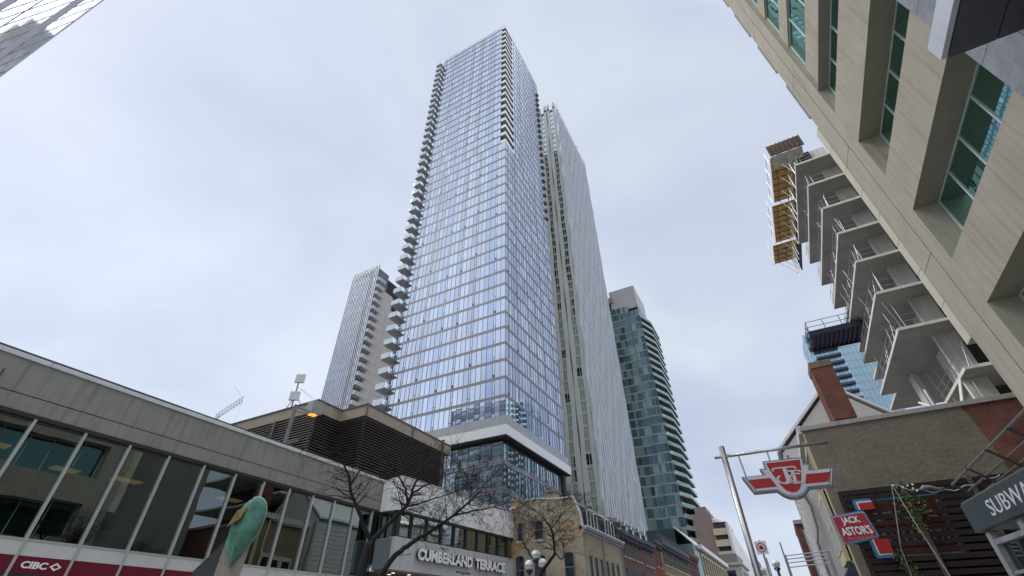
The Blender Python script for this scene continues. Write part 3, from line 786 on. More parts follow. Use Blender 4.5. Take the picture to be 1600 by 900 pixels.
# ================================================================== FAR LEFT TOWER
def ribbed_tower():
    t = thing('apartment_tower', 'distant slab tower with white ribs, beige flank and small balconies, left of the tallest tower', 'tower', (-104, 92, 0))
    X, Y, zt = -97.6, 85.0, 104.5
    Fs = (lambda u, d, z: Vector((X - u, Y - d, z))); Fe = (lambda u, d, z: Vector((X + d, Y + u, z)))
    c = MB(); c.box(X - 11.8, Y + .5, 0, X - 2, Y + 20, zt); c.build('core', M['t_core'], t)
    p = 3.0; n = int(zt / p)
    g = MB(); r = MB()
    for k in range(n):
        for j in range(15):
            pane(g, Fs, j * .8 + .1, j * .8 + .78, k * p + .3, k * p + p - .02, -.05, 1 if random.random() < .3 else 0, .004)
        g.ob(Fs, 0, 12, k * p, k * p + .28, -.2, -.08, 2)
    g.build('glazing', [M['f_dark'], M['t_glass_b'], M['t_band']], t)
    for j in range(16):
        r = MB(); r.ob(Fs, j * .8 - .1, j * .8 + .12, 0, zt + 1.2, -.1, .28); r.build('rib', M['w_fin'], t)
    w = MB(); w.ob(Fe, 3.4, 14, 0, zt - 13, -3, 0, 0); w.ob(Fe, 6.0, 6.25, 0, zt - 13, 0, .35, 0); w.ob(Fe, 0, 3.4, 0, zt, -3.2, -1.5, 1)
    for k in range(n - 5):
        w.ob(Fe, 3.4, 14, k * p + .0, k * p + .06, 0, .01, 1)
    w.build('flank', [M['f_beige'], M['conc_dark']], t)
    for k in range(1, n):
        b = MB()
        if k < 15:
            b.ob(Fe, 1.6, 3.3, k * p, k * p + 1.1, -1.5, -.1, 0); b.ob(Fe, 0, 1.6, k * p, k * p + 2.9, -1.6, -.3, 1)
            b.ob(Fe, 3.9, 5.0, k * p + .5, k * p + 2.2, 0, .03, 2)
        else:
            b.ob(Fe, .1, 3.5, k * p - .15, k * p + 1.1, -1.5, .9, 3); b.ob(Fe, 0, 3.4, k * p + 1.1, k * p + 2.85, -1.5, -1.4, 2)
        b.build('balcony', [M['rail_glass'], M['f_beige'], M['w_glass_d'], M['t_white']], t)
    for k in range(3, n - 4):
        b = MB(); b.ob(Fs, 12, 13.0, k * p - .1, k * p + 1.0, -3, -1.0); b.build('balcony', M['rail_glass'], t)
    s = MB(); s.ob(Fe, 0, 6.5, zt - 6, zt + 1.2, -1.5, -1.4); s.build('roof_screen', M['rail_glass'], t)
    u = MB(); u.ob(Fe, 3.5, 9.5, zt - 13, zt - 7, -3, -.6, 0); u.build('penthouse', M['f_beige'], t)
ribbed_tower()

# ================================================================== TOP LEFT CORNER BUILDING
def lattice_building():
    t = thing('office_tower', 'pale fritted glass block crossed by fine diagonal lines and dark bands, top left corner', 'building', (-40, -20, 0))
    F = facade(-30, -2.15, 180)                    # u south; d to the right of u = west -> flip
    F = (lambda u, d, z: Vector((-30 + d, -2.15 - u, z)))
    c = MB(); c.hexa([(-93, -42, 0), (-30.3, -42, 0), (-30.3, -2.4, 0), (-93, -8.2, 0), (-93, -42, 66), (-30.3, -42, 66), (-30.3, -2.4, 66), (-93, -8.2, 66)]); c.build('core', M['stone_d'], t)
    NW = facing(-30.3, -2.3, -95.4)
    NW = (lambda u, d, z: Vector((-30.3 - .9957 * u - .0921 * d, -2.36 - .0921 * u + .9957 * d, z)))
    nb = MB()
    for k in range(18):
        nb.ob(NW, .4, 62, 3 + k * 3.5, 4.5 + k * 3.5, -.02, .05, 0); nb.ob(NW, .4, 62, 4.7 + k * 3.5, 6.1 + k * 3.5, -.02, .02, 1)
    nb.build('north_wall', [M['stone'], M['f_dark']], t)
    g = MB()
    for k in range(18):
        for j in range(26): pane(g, F, j * 1.5 + .02, j * 1.5 + 1.48, 2 + k * 3.5, 5.5 + k * 3.5, 0, 0, .004)
    g.build('glass_skin', M['mesh_glass'], t)
    b = MB()
    for u in (.0, .62, 2.15, 4.2, 6.3, 8.4, 10.5):
        wd = .035 if u == 0 else .12
        b.ob(F, u - wd, u + wd, 0, 66, -.02, .1)
    b.build('dark_band', M['mesh_line'], t)
    l = MB(); L = 14.0
    for i in range(-70, 50):
        z0 = i * 2.1
        for s in (1, -1):
            za, zb = (z0, z0 + L * 7) if s > 0 else (z0 + L * 7, z0)
            # clip to the wall height
            pts = []
            for q in range(0, 141):
                u = L * q / 140; z = za + (zb - za) * q / 140
                if 2 < z < 65.5: pts.append((u, z))
            if len(pts) > 1:
                (u0, zz0), (u1, zz1) = pts[0], pts[-1]
                l.hexa([F(u0, .012, zz0 - .05), F(u1, .01, zz1 - .05), F(u1, .05, zz1 - .05), F(u0, .05, zz0 - .05), F(u0, .01, zz0 + .05), F(u1, .01, zz1 + .05), F(u1, .05, zz1 + .05), F(u0, .05, zz0 + .05)])
    l.build('diagonal_lattice', M['mesh_line'], t)
lattice_building()

# ================================================================== BRICK ROW UP THE WEST SIDE
def arched(mb, F, u0, u1, z0, z1, d, m=0, n=7):
    r = (u1 - u0) / 2; h = r * .55
    pts = [(u0, z0), (u1, z0)] + [(u0 + r + r * math.cos(math.pi * i / n), z1 - h + h * math.sin(math.pi * i / n)) for i in range(n + 1)]
    mb.poly([F(u, d, z) for u, z in pts], m)

def window(t, F, u0, u1, z0, z1, arch=True, frame='frame_grey', sill=True, head=None, deep=.14):
    """sash window: dark reveal, glass, frame bars, sill"""
    w = MB(); r = (u1 - u0) / 2; h = r * .55 if arch else 0; n = 7
    out = [(u0, z0), (u1, z0)] + ([(u0 + r + r * math.cos(math.pi * i / n), z1 - h + h * math.sin(math.pi * i / n)) for i in range(n + 1)] if arch else [(u1, z1), (u0, z1)])
    w.poly([F(u, .006, z) for u, z in out], 0)
    o = w.build('window', [M['dark_glass']], t)
    f = MB(); b = .05
    f.ob(F, u0, u0 + b, z0, z1 - h, 0, .05); f.ob(F, u1 - b, u1, z0, z1 - h, 0, .05); f.ob(F, u0 + b, u1 - b, (z0 + z1) / 2 - .03, (z0 + z1) / 2 + .03, 0, .045); f.ob(F, u0 + b, u1 - b, z0, z0 + b, 0, .048)
    if not arch: f.ob(F, u0 + b, u1 - b, z1 - b, z1, 0, .048)
    else:
        q = out[2:]
        for (a1, c1), (a2, c2) in zip(q, q[1:]):
            f.hexa([F(a1, 0, c1 - .05), F(a2, 0, c2 - .05), F(a2, .05, c2 - .05), F(a1, .05, c1 - .05), F(a1, 0, c1), F(a2, 0, c2), F(a2, .05, c2), F(a1, .05, c1)])
    f.build('frame', M[frame], o)
    if sill:
        s = MB(); s.ob(F, u0 - .08, u1 + .08, z0 - .1, z0 - .005, 0, .1); s.build('sill', M['sill'], o)
    if head:
        s = MB(); q = out[2:] if arch else [(u1, z1), (u0, z1)]
        for (a1, c1), (a2, c2) in zip(q, q[1:]):
            s.hexa([F(a1, 0, c1 + .01), F(a2, 0, c2 + .01), F(a2, .07, c2 + .01), F(a1, .07, c1 + .01), F(a1, 0, c1 + .14), F(a2, 0, c2 + .14), F(a2, .07, c2 + .14), F(a1, .07, c1 + .14)])
        s.build('hood', M[head], o)
    return o

WX = -12.2
FW = lambda u, d, z: Vector((WX + d, u, z))                  # street fronts of the row; u = y
def buff_house():
    t = thing('brick_house', 'buff brick corner house with stepped gable wall, two chimneys and dark mansard dormers', 'house', (-15, 37, 0))
    FS = lambda u, d, z: Vector((u, 33 - d, z))
    prof = [(-17.9, 0), (WX, 0), (WX, 7.45), (-12.28, 8.4), (-12.7, 9.5), (-14.0, 9.5), (-14.9, 9.6), (-15.4, 9.68), (-16.5, 9.68), (-17.15, 9.25), (-17.9, 9.2)]
    w = MB(); w.prism(FS, prof, -.35, 0); w.build('gable_wall', M['yb'], t)
    b = MB(); b.box(-17.9, 33.36, 0, WX, 41.7, 7.4); b.build('front_wall', M['yb2'], t)
    cp = MB()
    for (a, c1), (b_, c2) in zip(prof[2:], prof[3:]):
        cp.hexa([FS(a, -.4, c1), FS(b_, -.4, c2), FS(b_, .06, c2), FS(a, .06, c1), FS(a, -.4, c1 + .1), FS(b_, -.4, c2 + .1), FS(b_, .06, c2 + .1), FS(a, .06, c1 + .1)])
    cp.build('coping', M['trim'], t)
    for (x0, x1, z1) in ((-17.75, -17.15, 9.75), (-14.88, -14.02, 10.05)):
        c = MB(); c.box(x0, 32.97, 8.9, x1, 33.6, z1); c.box(x0 - .06, 32.9, z1, x1 + .06, 33.66, z1 + .12); c.build('chimney', M['yb'], t)
    mn = MB(); mn.hexa([(-17.8, 33.4, 7.6), (-12.35, 33.4, 7.6), (-12.35, 41.65, 7.6), (-17.8, 41.65, 7.6), (-17.8, 33.4, 9.25), (-13.0, 33.4, 9.25), (-13.0, 41.65, 9.25), (-17.8, 41.65, 9.25)])
    mn.build('mansard_roof', M['slate'], t)
    cr = MB(); cr.ob(FW, 33.0, 41.7, 7.4, 7.52, -.2, .3, 0); cr.ob(FW, 33.0, 41.7, 7.52, 7.62, -.2, .4, 1); cr.ob(FW, 33.0, 41.7, 7.25, 7.4, 0, .12, 0)
    cr.build('cornice', [M['trim_blue'], M['trim']], t)
    rt = MB(); rt.box(-13.3, 33.4, 9.25, -12.85, 41.7, 9.4); rt.build('roof_trim', M['trim'], t)
    for y in (34.9, 36.3, 38.9, 40.3):
        d = MB(); d.prism(lambda u, dd, z: FW(u, dd, z), [(y - .45, 7.62), (y + .45, 7.62)] + [(y + .45 * math.cos(math.pi * i / 8), 8.55 + .5 * math.sin(math.pi * i / 8)) for i in range(9)], -.9, -.15)
        o = d.build('dormer', M['slate'], t)
        q = [(y + .36 * math.cos(math.pi * i / 8), 8.55 + .4 * math.sin(math.pi * i / 8)) for i in range(9)]
        q = [(y + .36, 7.7)] + q + [(y - .36, 7.7)]
        f = MB()
        for (a1, c1), (a2, c2) in zip(q, q[1:]): f.tube([FW(a1, -.11, c1), FW(a2, -.11, c2)], .045, 5)
        f.build('dormer_frame', M['trim'], o)
        g = MB(); g.poly([FW(a, -.145, c) for a, c in q]); g.build('dormer_pane', M['dark_glass'], o)
    for y in (33.85, 34.95, 36.1, 37.35, 38.6, 39.85): window(t, FW, y, y + .5, 3.4, 5.95)
    for y in (34.3, 36.4, 38.5): window(t, FW, y, y + 1.4, .6, 3.0, arch=False)
    for (a, b_, z0, z1) in ((-17.4, -16.72, 4.3, 6.12), (-15.68, -15.06, 4.2, 6.06), (-13.68, -12.95, 4.3, 6.12), (-17.2, -16.76, 7.0, 8.2), (-15.8, -15.14, 7.0, 8.22)): window(t, FS, a, b_, z0, z1)
    dp = MB(); dp.tube([FW(37.0, .07, 7.3), FW(37.0, .07, .2)], .055, 8); dp.tube([FW(41.55, .07, 7.3), FW(41.55, .07, .2)], .05, 8); dp.build('downpipe', M['trim_blue'], t)
buff_house()

def row_house(label, y0, y1, zt, mat, wins, corn, roof=None, cm='slate', arch=True, lows=None, head=None, sill=True, parapet=0):
    t = thing('row_building', label, 'building', (WX - 4, (y0 + y1) / 2, 0), 'brick shop buildings along the west side')
    b = MB(); b.box(-21, y0 + .01, 0, WX, y1 - .01, zt); b.build('wall', mat, t)
    c = MB(); c.ob(FW, y0 + .02, y1 - .02, zt, zt + corn, -.3, .35); c.ob(FW, y0 + .02, y1 - .02, zt - .22, zt, -.3, .18)
    k = y0 + .3
    while k < y1 - .3: c.ob(FW, k, k + .14, zt - .45, zt - .22, 0, .22); k += .55
    c.build('cornice', M[cm], t)
    for (a, b_, z0, z1) in wins: window(t, FW, a, b_, z0, z1, arch, head=head, sill=sill)
    for (a, b_, z0, z1) in (lows or []): window(t, FW, a, b_, z0, z1, arch, head=head, sill=sill)
    s = MB(); pane(s, FW, y0 + .5, y1 - .5, .5, 2.7, .01); s.build('shopfront', M['dark_glass'], t)
    if roof:
        r = MB(); r.hexa([(-20.9, y0 + .05, zt + corn), (WX - .05, y0 + .05, zt + corn), (WX - .05, y1 - .05, zt + corn), (-20.9, y1 - .05, zt + corn), (-20.9, y0 + .05, zt + corn + roof), (WX - .75, y0 + .05, zt + corn + roof), (WX - .75, y1 - .05, zt + corn + roof), (-20.9, y1 - .05, zt + corn + roof)])
        r.build('mansard_roof', M['slate'], t)
        k = y0 + 1.1
        while k < y1 - 1:
            d = MB(); d.prism(FW, [(k - .4, zt + corn), (k + .4, zt + corn), (k + .4, zt + corn + .75), (k, zt + corn + 1.15), (k - .4, zt + corn + .75)], -1.0, -.25)
            o = d.build('dormer', M['slate'], t)
            f = MB(); f.ob(FW, k - .3, k + .3, zt + corn + .1, zt + corn + .72, -.24, -.2); f.build('dormer_pane', M['dark_glass'], o)
            e = MB()
            for s_ in (-1, 1): e.tube([FW(k + s_ * .47, -.2, zt + corn + .7), FW(k, -.2, zt + corn + 1.2)], .04, 4)
            e.build('dormer_trim', M['trim'], o)
            k += 2.1
    for yc in (y0 + .5, y1 - .5):
        c = MB(); c.box(WX - 3.2, yc - .3, zt, WX - 2.4, yc + .3, zt + corn + (roof or 0) + 1.2); c.build('chimney', mat, t)
    if parapet:
        c = MB(); k = y0 + .2
        while k < y1 - .2: c.ob(FW, k, k + .3, zt + corn, zt + corn + parapet, -.2, .15); k += .75
        c.build('parapet', M[cm], t)
    return t
row_house('plum brick shop building with five upper windows, next to the buff corner house', 41.75, 48.4, 8.3, M['rb'],
          [(42.2 + 1.23 * i, 42.75 + 1.23 * i, 6.75, 8.0) for i in range(5)], .3, .95, lows=[(42.2 + 1.23 * i, 42.8 + 1.23 * i, 4.3, 6.0) for i in range(5)])
row_house('plum brick shop building with three close-set upper windows, before the bright red one', 48.45, 52.85, 8.4, M['rb'],
          [(49.1 + 1.15 * i, 49.7 + 1.15 * i, 6.7, 8.1) for i in range(3)], .3, .9, lows=[(49.1 + 1.15 * i, 49.7 + 1.15 * i, 4.2, 6.0) for i in range(3)])
row_house('narrow bright red brick shop building squeezed into the row', 52.9, 56.3, 9.0, M['rb2'],
          [(53.6, 54.1, 7.0, 8.4), (55.0, 55.5, 7.0, 8.4)], .25, arch=False, lows=[(53.5, 54.2, 4.2, 6.0), (54.9, 55.6, 4.2, 6.0)], cm='slate')
row_house('wide brown stone shop building with rows of small windows under a dark spiky cornice', 56.35, 71.4, 9.3, M['brown'],
          [(57.0 + 1.02 * i, 57.55 + 1.02 * i, 7.5, 9.0) for i in range(14)], .5, head='sill', lows=[(57.0 + 1.02 * i, 57.55 + 1.02 * i, 5.0, 6.6) for i in range(14)], parapet=.55)
row_house('dark red brick shop building with reddish cornice, farthest brick front of the row', 71.45, 79.0, 9.9, M['rb3'],
          [(72.1 + 1.3 * i, 72.7 + 1.3 * i, 7.4, 9.3) for i in range(5)], .4, cm='chim', lows=[(72.1 + 1.3 * i, 72.7 + 1.3 * i, 4.6, 6.6) for i in range(5)])

def ochre_block():
    t = thing('office_building', 'low block of ochre piers with a white cornice and sloped glass roof', 'building', (-16, 96, 0))
    b = MB(); b.box(-24, 79.1, 0, WX - .3, 113, 12.0, 0); b.build('wall', M['t_core'], t)
    s = MB(); s.box(-24, 79.05, 0, WX - .1, 84.0, 12.1, 0); s.build('side_wall', M['teal_side'], t)
    for k in range(12):
        y = 84.2 + k * 2.55
        p = MB(); p.ob(FW, y, y + .55, 0, 11.9, -.4, .0); p.build('pier', M['gold'], t)
    for z in (2.6, 5.3, 8.3, 11.2):
        s = MB(); s.ob(FW, 84.2, 113, z, z + .35, -.4, -.08); s.build('floor_band', M['sill'], t)
    c = MB(); c.ob(FW, 83.6, 113.2, 11.9, 12.5, -1.2, .45); c.build('cornice', M['far_white'], t)
    a = MB()
    for k in range(11):
        y = 84.2 + k * 2.55
        a.poly([(WX - .6, y, 12.55), (WX - .6, y + 2.5, 12.55), (WX - 3.2, y + 2.5, 15.2), (WX - 3.2, y, 15.2)])
    a.build('glass_roof', M['atrium'], t)
    r = MB()
    for k in range(12): r.tube([(WX - .55, 84.2 + k * 2.55, 12.55), (WX - 3.2, 84.2 + k * 2.55, 15.3)], .1, 5)
    r.build('roof_rib', M['far_white'], t)
    k_ = MB(); k_.box(-20, 84, 12, WX - 3.3, 112, 15.1); k_.build('attic', M['teal_side'], t)
ochre_block()

def stone_bank():
    t = thing('stone_building', 'grey stone building with a dark attic and tall openings ending the row', 'building', (-13, 124, 0))
    b = MB(); b.box(-20, 119, 0, -9.9, 133, 13.0); b.build('wall', M['stone'], t)
    a = MB(); a.box(-19.5, 119.4, 13.3, -10.3, 132, 15.0); a.build('attic', M['stone_d'], t)
    c = MB(); c.box(-20.3, 118.6, 12.9, -9.5, 133.3, 13.32); c.build('cornice', M['stone'], t)
    F = lambda u, d, z: Vector((u, 119 - d, z))
    for (a_, b_) in ((-13.2, -11.2), (-16.2, -14.0)): window(t, F, a_, b_, 8.2, 12.0, arch=False, sill=False)
    F2 = lambda u, d, z: Vector((-9.9 + d, u, z))
    for y in (120.5, 123.5, 126.5, 129.5): window(t, F2, y, y + 1.7, 7.5, 12.0, arch=True, sill=False)
stone_bank()

def striped_block():
    t = thing('apartment_block', 'distant brown block with cream banded balconies and a white flank, past the brick row', 'building', (-17, 160, 0))
    b = MB(); b.box(-22, 150, 0, -16.8, 166, 28.7); b.box(-21, 151, 28.7, -17.8, 160, 30.6); b.build('wall', M['far_brown'], t)
    c = MB(); c.box(-16.8, 150.5, 0, -13.3, 165, 26.2); c.build('balcony_wing', M['t_core'], t)
    for k in range(9):
        s = MB(); s.box(-17.2, 149.8, 1 + k * 2.75, -13.6, 150.6, 2.6 + k * 2.75); s.build('balcony_front', M['cream'], t)
    f = MB(); f.box(-13.6, 149.7, 0, -12.9, 158, 25.8); f.hexa([(-12.9, 152, 0), (-10.9, 160, 0), (-10.9, 166, 0), (-13.2, 166, 0), (-12.9, 152, 25), (-10.9, 160, 18), (-10.9, 166, 18), (-13.2, 166, 25)]); f.build('flank', M['far_white'], t)
    d = MB(); d.lathe((-15.6, 152, 26.2), [(1.9, 0), (1.8, .7), (1.1, 1.3), (.01, 1.5)], 14); d.build('roof_dome', M['f_beige'], t)
striped_block()

def far_end():
    t = thing('apartment_block', 'small pale grey block farthest away at the end of the street', 'building', (-10, 190, 0))
    b = MB(); b.box(-16, 186, 0, -8.2, 200, 18.0, 0); b.box(-8.2, 190, 0, -5.6, 205, 15.4, 0)
    for k in range(6):
        b.box(-15.5, 185.9, 3 + k * 2.6, -8.6, 185.97, 4.4 + k * 2.6, 1); b.box(-7.9, 189.9, 2 + k * 2.2, -6, 189.97, 3.2 + k * 2.2, 1)
    b.build('wall', [M['far_white'], M['stone_d']], t)
    r = MB(); r.box(-15, 188, 18, -10, 196, 20); r.build('roof_house', M['far_brown'], t)
far_end()

# ================================================================== RIGHT CORNER BUILDING
def corner_block():
    t = thing('office_building', 'tan stucco office block with deep set green ribbon windows', 'building', (14, 10, 0))
    F = lambda u, d, z: Vector((8 - 0 * u - d, u, z))               # u = y, d = towards the street (west)
    ye = 17.78; ys = 10.7
    levels = [(7.6, 10.03), (11.9, 14.4), (16.45, 18.76), (21.1, 23.0)]
    ups = [(25.1 + 3.68 * k, 27.5 + 3.68 * k) for k in range(11)]
    zt = 66.0
    pier = MB(); pier.ob(F, ye, 20.05, 7.0, zt, -1.2, 0, 0)
    pier.ob(F, ye + .9, ye + .93, 7.0, zt, -.1, .004, 1)
    for z in (12.9, 19.6, 26.3, 33, 40): pier.ob(F, ye + .93, 20.05, z, z + .02, -.1, .004, 1)
    pier.build('corner_pier', [M['tan'], M['groove']], t)
    # cream edge strip down the far corner
    st = MB(); z = 9.9
    while z < 22.9: st.ob(F, 20.06, 20.62, z, min(z + 1.62, 23) - .02, -.6, .05); z += 1.62
    st.build('edge_strip', M['tan_light'], t, bevel=.01)
    cap = MB()
    for k in range(9): cap.ob(F, 20.06, 20.22, 24 + k * 5, 27.4 + k * 5, -.5, .03)
    cap.build('edge_cap', M['granite'], t)
    zz = 7.0; sp = MB(); prev = 7.0
    for (a, b) in levels:
        if a > prev + .05: sp.ob(F, ys, ye - .002, prev, a, -.85, -.0, 0)
        prev = b
    sp.ob(F, ys, ye - .002, 23.0, 25.1, -.85, -.22, 0)
    for (a, b), (c, d) in zip(ups, ups[1:]): sp.ob(F, ys, ye - .002, b, c, -.85, -.22, 0)
    sp.ob(F, ys, ye, ups[-1][1], zt, -.85, -.22, 0)
    sp.build('spandrel', M['tan'], t)
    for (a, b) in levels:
        rv = MB(); rv.ob(F, ys, ye - .004, b - .002, b + .05, -.84, -.01); rv.build('reveal_soffit', M['tan_shade'], t)
    for i, (a, b) in enumerate(levels + ups):
        dg = -.82 if i < 3 else -.5 if i == 3 else -.33
        w = MB(); y = ye; st_ = 1.6
        while y > ys + .05:
            y2 = max(y - st_, ys); pane(w, F, y2, y, a, b, dg, 0, .006); y = y2
        o = w.build('window', M['r_glass'], t)
        m = MB(); y = ye - .05
        while y > ys: m.ob(F, y - .024, y + .024, a, b, dg - .02, dg + .04); y -= st_
        m.ob(F, ys, ye, b - .03, b, dg - .02, dg + .03)
        m.build('mullion', M['r_mull'], o)
    g = MB()
    z = 7.0
    while z < zt:
        for k in range(14): g.ob(F, ys - (k + 1) * 1.3 + .01, ys - k * 1.3 - .01, z + .01, z + 1.49, -.9, .05)
        z += 1.5
    g.build('granite_pier', M['granite'], t)
    c = MB(); c.box(9.2, -8, 0, 40, 20.0, zt - .5, 0); c.box(8.06, ys, 0, 9.3, 20, 7.0, 0); c.build('core', M['tan'], t)
    rw = MB(); rw.box(12.3, 20.02, 0, 40, 29, 34); rw.build('added_rear_block', M['stone_d'], t)  # unseen block added to keep bright sky out of the window reflections
    rg = MB(); rg.box(8.3, 17.77, 16.9, 8.65, 17.72, 17.5); rg.build('wall_vent', M['tan_shade'], t)
corner_block()

def entrance_canopy():
    t = thing('entrance_canopy', 'dark panelled canopy slab with a pale edge, jutting out at the top right', 'canopy', (7.2, 5, 12.1))
    x0, y1 = 6.45, 9.25
    f = MB()
    ys = [y1, 7.65, 5.4, 3.1, .8, -1.5]
    for a, b in zip(ys, ys[1:]): f.box(x0, b + .012, 12.1, x0 + .12, a - .012, 12.66)
    f.build('edge_fascia', M['canopy_lt'], t, bevel=.008)
    s = MB(); xs = [x0 + .125, 7.45, 7.98]
    for a, b in zip(ys, ys[1:]):
        for c, d in zip(xs, xs[1:]): s.box(c + .012, b + .014, 12.06, d - .012, a - .014, 12.14)
    s.build('soffit_panel', M['canopy_dk'], t, bevel=.006)
    c = MB(); c.box(x0 + .05, -1.5, 12.15, 7.98, y1 - .05, 12.62); c.box(x0 + .2, y1 - .045, 12.15, 7.97, y1 - .01, 12.6); c.build('core', M['groove'], t)
entrance_canopy()

# ================================================================== CONCRETE FRAME UNDER CONSTRUCTION
def frame_building():
    t = thing('unfinished_building', 'unfinished concrete frame of stacked bare slabs and columns behind the tan block', 'construction', (20, 48, 0))
    X, Y = 12.3, 40.0
    zs = [40.0, 36.75, 33.4, 30.1, 26.7, 23.3, 19.85]
    def deck(x0, z, y1=53.5, th=.24, back=True):
        s = MB(); s.box(x0 + .02, Y + .02, z, 34, y1, z + th, 0); s.box(x0, Y, z + .02, 34, Y + .02, z + th + .01, 1); s.box(x0, Y, z + .02, x0 + .02, y1, z + th + .01, 1)
        if back: s.box(x0 + 1.3, y1, z, 34, y1 + 5, z + th, 0); s.box(x0 + 1.27, y1 + .0, z + .02, x0 + 1.3, y1 + 5, z + th + .01, 1)
        o = s.build('floor_slab', [M['conc_soffit'], M['conc_edge']], t)
        r = MB()
        y = Y + 1.2
        while y < y1: r.box(x0 + .12, y, z + th, x0 + .155, y + .035, z + th + 1.15); y += 2.1
        for h in (.55, 1.1): r.box(x0 + .12, Y + .3, z + th + h, x0 + .15, y1, z + th + h + .035)
        x = x0 + .3
        while x < 14.6: r.box(x, Y + .25, z + th, x + .05, Y + .3, z + th + 1.15); x += 2.0
        for h in (.55, 1.1): r.box(x0 + .15, Y + .25, z + th + h, 14.4, Y + .28, z + th + h + .03)
        for q in range(8): r.tube([(x0 + .3 + random.random() * .6, Y + 1 + q * 1.45, z + th), (x0 + .3 + random.random(), Y + 1 + q * 1.45 + random.uniform(-.3, .3), z + th + 2.9)], .022, 4)
        for q in range(1): r.tube([(x0 + 1 + q * 1.1, Y + 1.3, z + th), (x0 + 1 + q * 1.1 + random.uniform(-.1, .1), Y + 1.3, z + th + 2.9)], .028, 4)
        r.build('guard_rail', M['steel'], o)
    for z in zs: deck(X, z)
    deck(14.5, 16.0, 47.4, back=False); deck(13.9, 12.4, 54, back=False)
    lv = [43.3] + zs + [16.0, 12.4]
    for top, bot in zip(lv, lv[1:]):
        for (x0, x1) in ((14.7, 16.1), (21.5, 23.2)):
            c = MB(); c.box(x0, Y + 2, bot + .24, x1, Y + 2.35, top); c.build('column', M['conc_lt'], t, bevel=.015)
        if bot < 39.9:
            for q in ((14.2, 49.2, 14.6, 50.6), (15.6, 45, 15.9, 46.5)):
                c = MB(); c.box(q[0], q[1], bot + .24, q[2], q[3], top); c.build('column', M['conc_lt'], t)
    w = MB()
    for top, bot in zip(lv, lv[1:]): w.box(18, Y + 9.5, bot + .24, 34, Y + 9.8, top); w.box(16.9, Y + 4.5, bot + .24, 34, Y + 4.8, top)
    w.build('core_wall', M['conc_dark'], t)
    # lower ramps and props seen over the brick wall
    r = MB()
    for (a, b, th) in (((13.2, 41.5, 12.9), (14.4, 41.5, 15.9), .12), ((14.5, 42, 12.6), (15.1, 47, 15.9), .09), ((12.9, 44, 12.6), (12.9, 44, 16.5), .08), ((13.6, 40.6, 12.6), (12.7, 46, 16.2), .1)):
        r.tube([a, b], th, 4)
    r.build('prop', M['conc_edge'], t)
    # plywood forms and hoarding at the top
    for (y0, y1, xo) in ((41.0, 48.3, 10.9), (48.9, 56.2, 10.6), (56.8, 61, 10.2)):
        d = MB(); d.box(xo, y0, 43.3, 13.2, y1, 43.36, 0)
        y = y0 + .1
        while y < y1: d.box(xo, y, 43.2, 13.2, y + .07, 43.298, 1); y += 1.05
        for x in (xo + .5, xo + 1.5): d.box(x, y0, 43.12, x + .07, y1, 43.198, 1)
        d.build('formwork_deck', [M['ply'], M['ply_edge']], t)
        tr = MB(); n = 4
        for i in range(n):
            y = y0 + .3 + (y1 - y0 - .6) * i / (n - 1)
            tr.tube([(12.35, y, 40.4), (xo + .6, y + .2, 43.05)], .028, 4); tr.tube([(12.2, y, 43.06), (xo - .25, y, 43.06)], .03, 4); tr.tube([(12.3, y, 40.2), (12.3, y, 43.1)], .04, 4)
            tr.tube([(xo - .2, y, 42.8), (xo - .25, y, 44.7)], .04, 4)
            if i < n - 1:
                y2 = y0 + .3 + (y1 - y0 - .6) * (i + 1) / (n - 1)
                tr.tube([(xo - .2, y, 44.2), (xo - .2, y2, 44.2)], .025, 4); (tr.tube([(12.3, y, 42.9), (12.3, y2, 40.6)], .025, 4))
        tr.build('scaffold_truss', M['steel'], t)
    h = MB(); h.box(10.9, 40.35, 43.0, 14.2, 40.45, 44.6, 0)
    for k in range(8): h.box(10.95 + k * .44, 40.25, 43.0, 11.05 + k * .44, 40.348, 44.6, 0)
    h.build('hoarding', M['timber'], t)
    tp = MB(); n = 9
    for i in range(n):
        for j in range(4):
            P = lambda a, b: (11.0 + a * .33, 40.5 + b * .4 + .05 * math.sin(a * 2.1), 43.0 - .10 * b + .13 * math.sin(a * 1.7 + b) * (b > 0))
            tp.poly([P(i, j), P(i + 1, j), P(i + 1, j + 1), P(i, j + 1)])
    tp.build('white_sheet', M['tarp_w'], t, smooth=True)
    bt = MB(); bt.box(13.0, 41.8, 40.6, 14.6, 41.9, 43.2); bt.box(12.6, 42, 40.4, 12.7, 60, 41.9); bt.build('black_sheet', M['tarp'], t)
    v = MB(); G = lambda u, d, z: Vector((u, 44.45 - d, z))
    v.prism(G, [(18.0 + .5 * math.cos(2 * math.pi * i / 20), 14.9 + .5 * math.sin(2 * math.pi * i / 20)) for i in range(20)], 0, .2, 0)
    v.prism(G, [(18.0 + .42 * math.cos(2 * math.pi * i / 20), 14.9 + .42 * math.sin(2 * math.pi * i / 20)) for i in range(20)], .19, .24, 1)
    v.build('round_duct', [M['t_white'], M['navy_deck']], t)
frame_building()

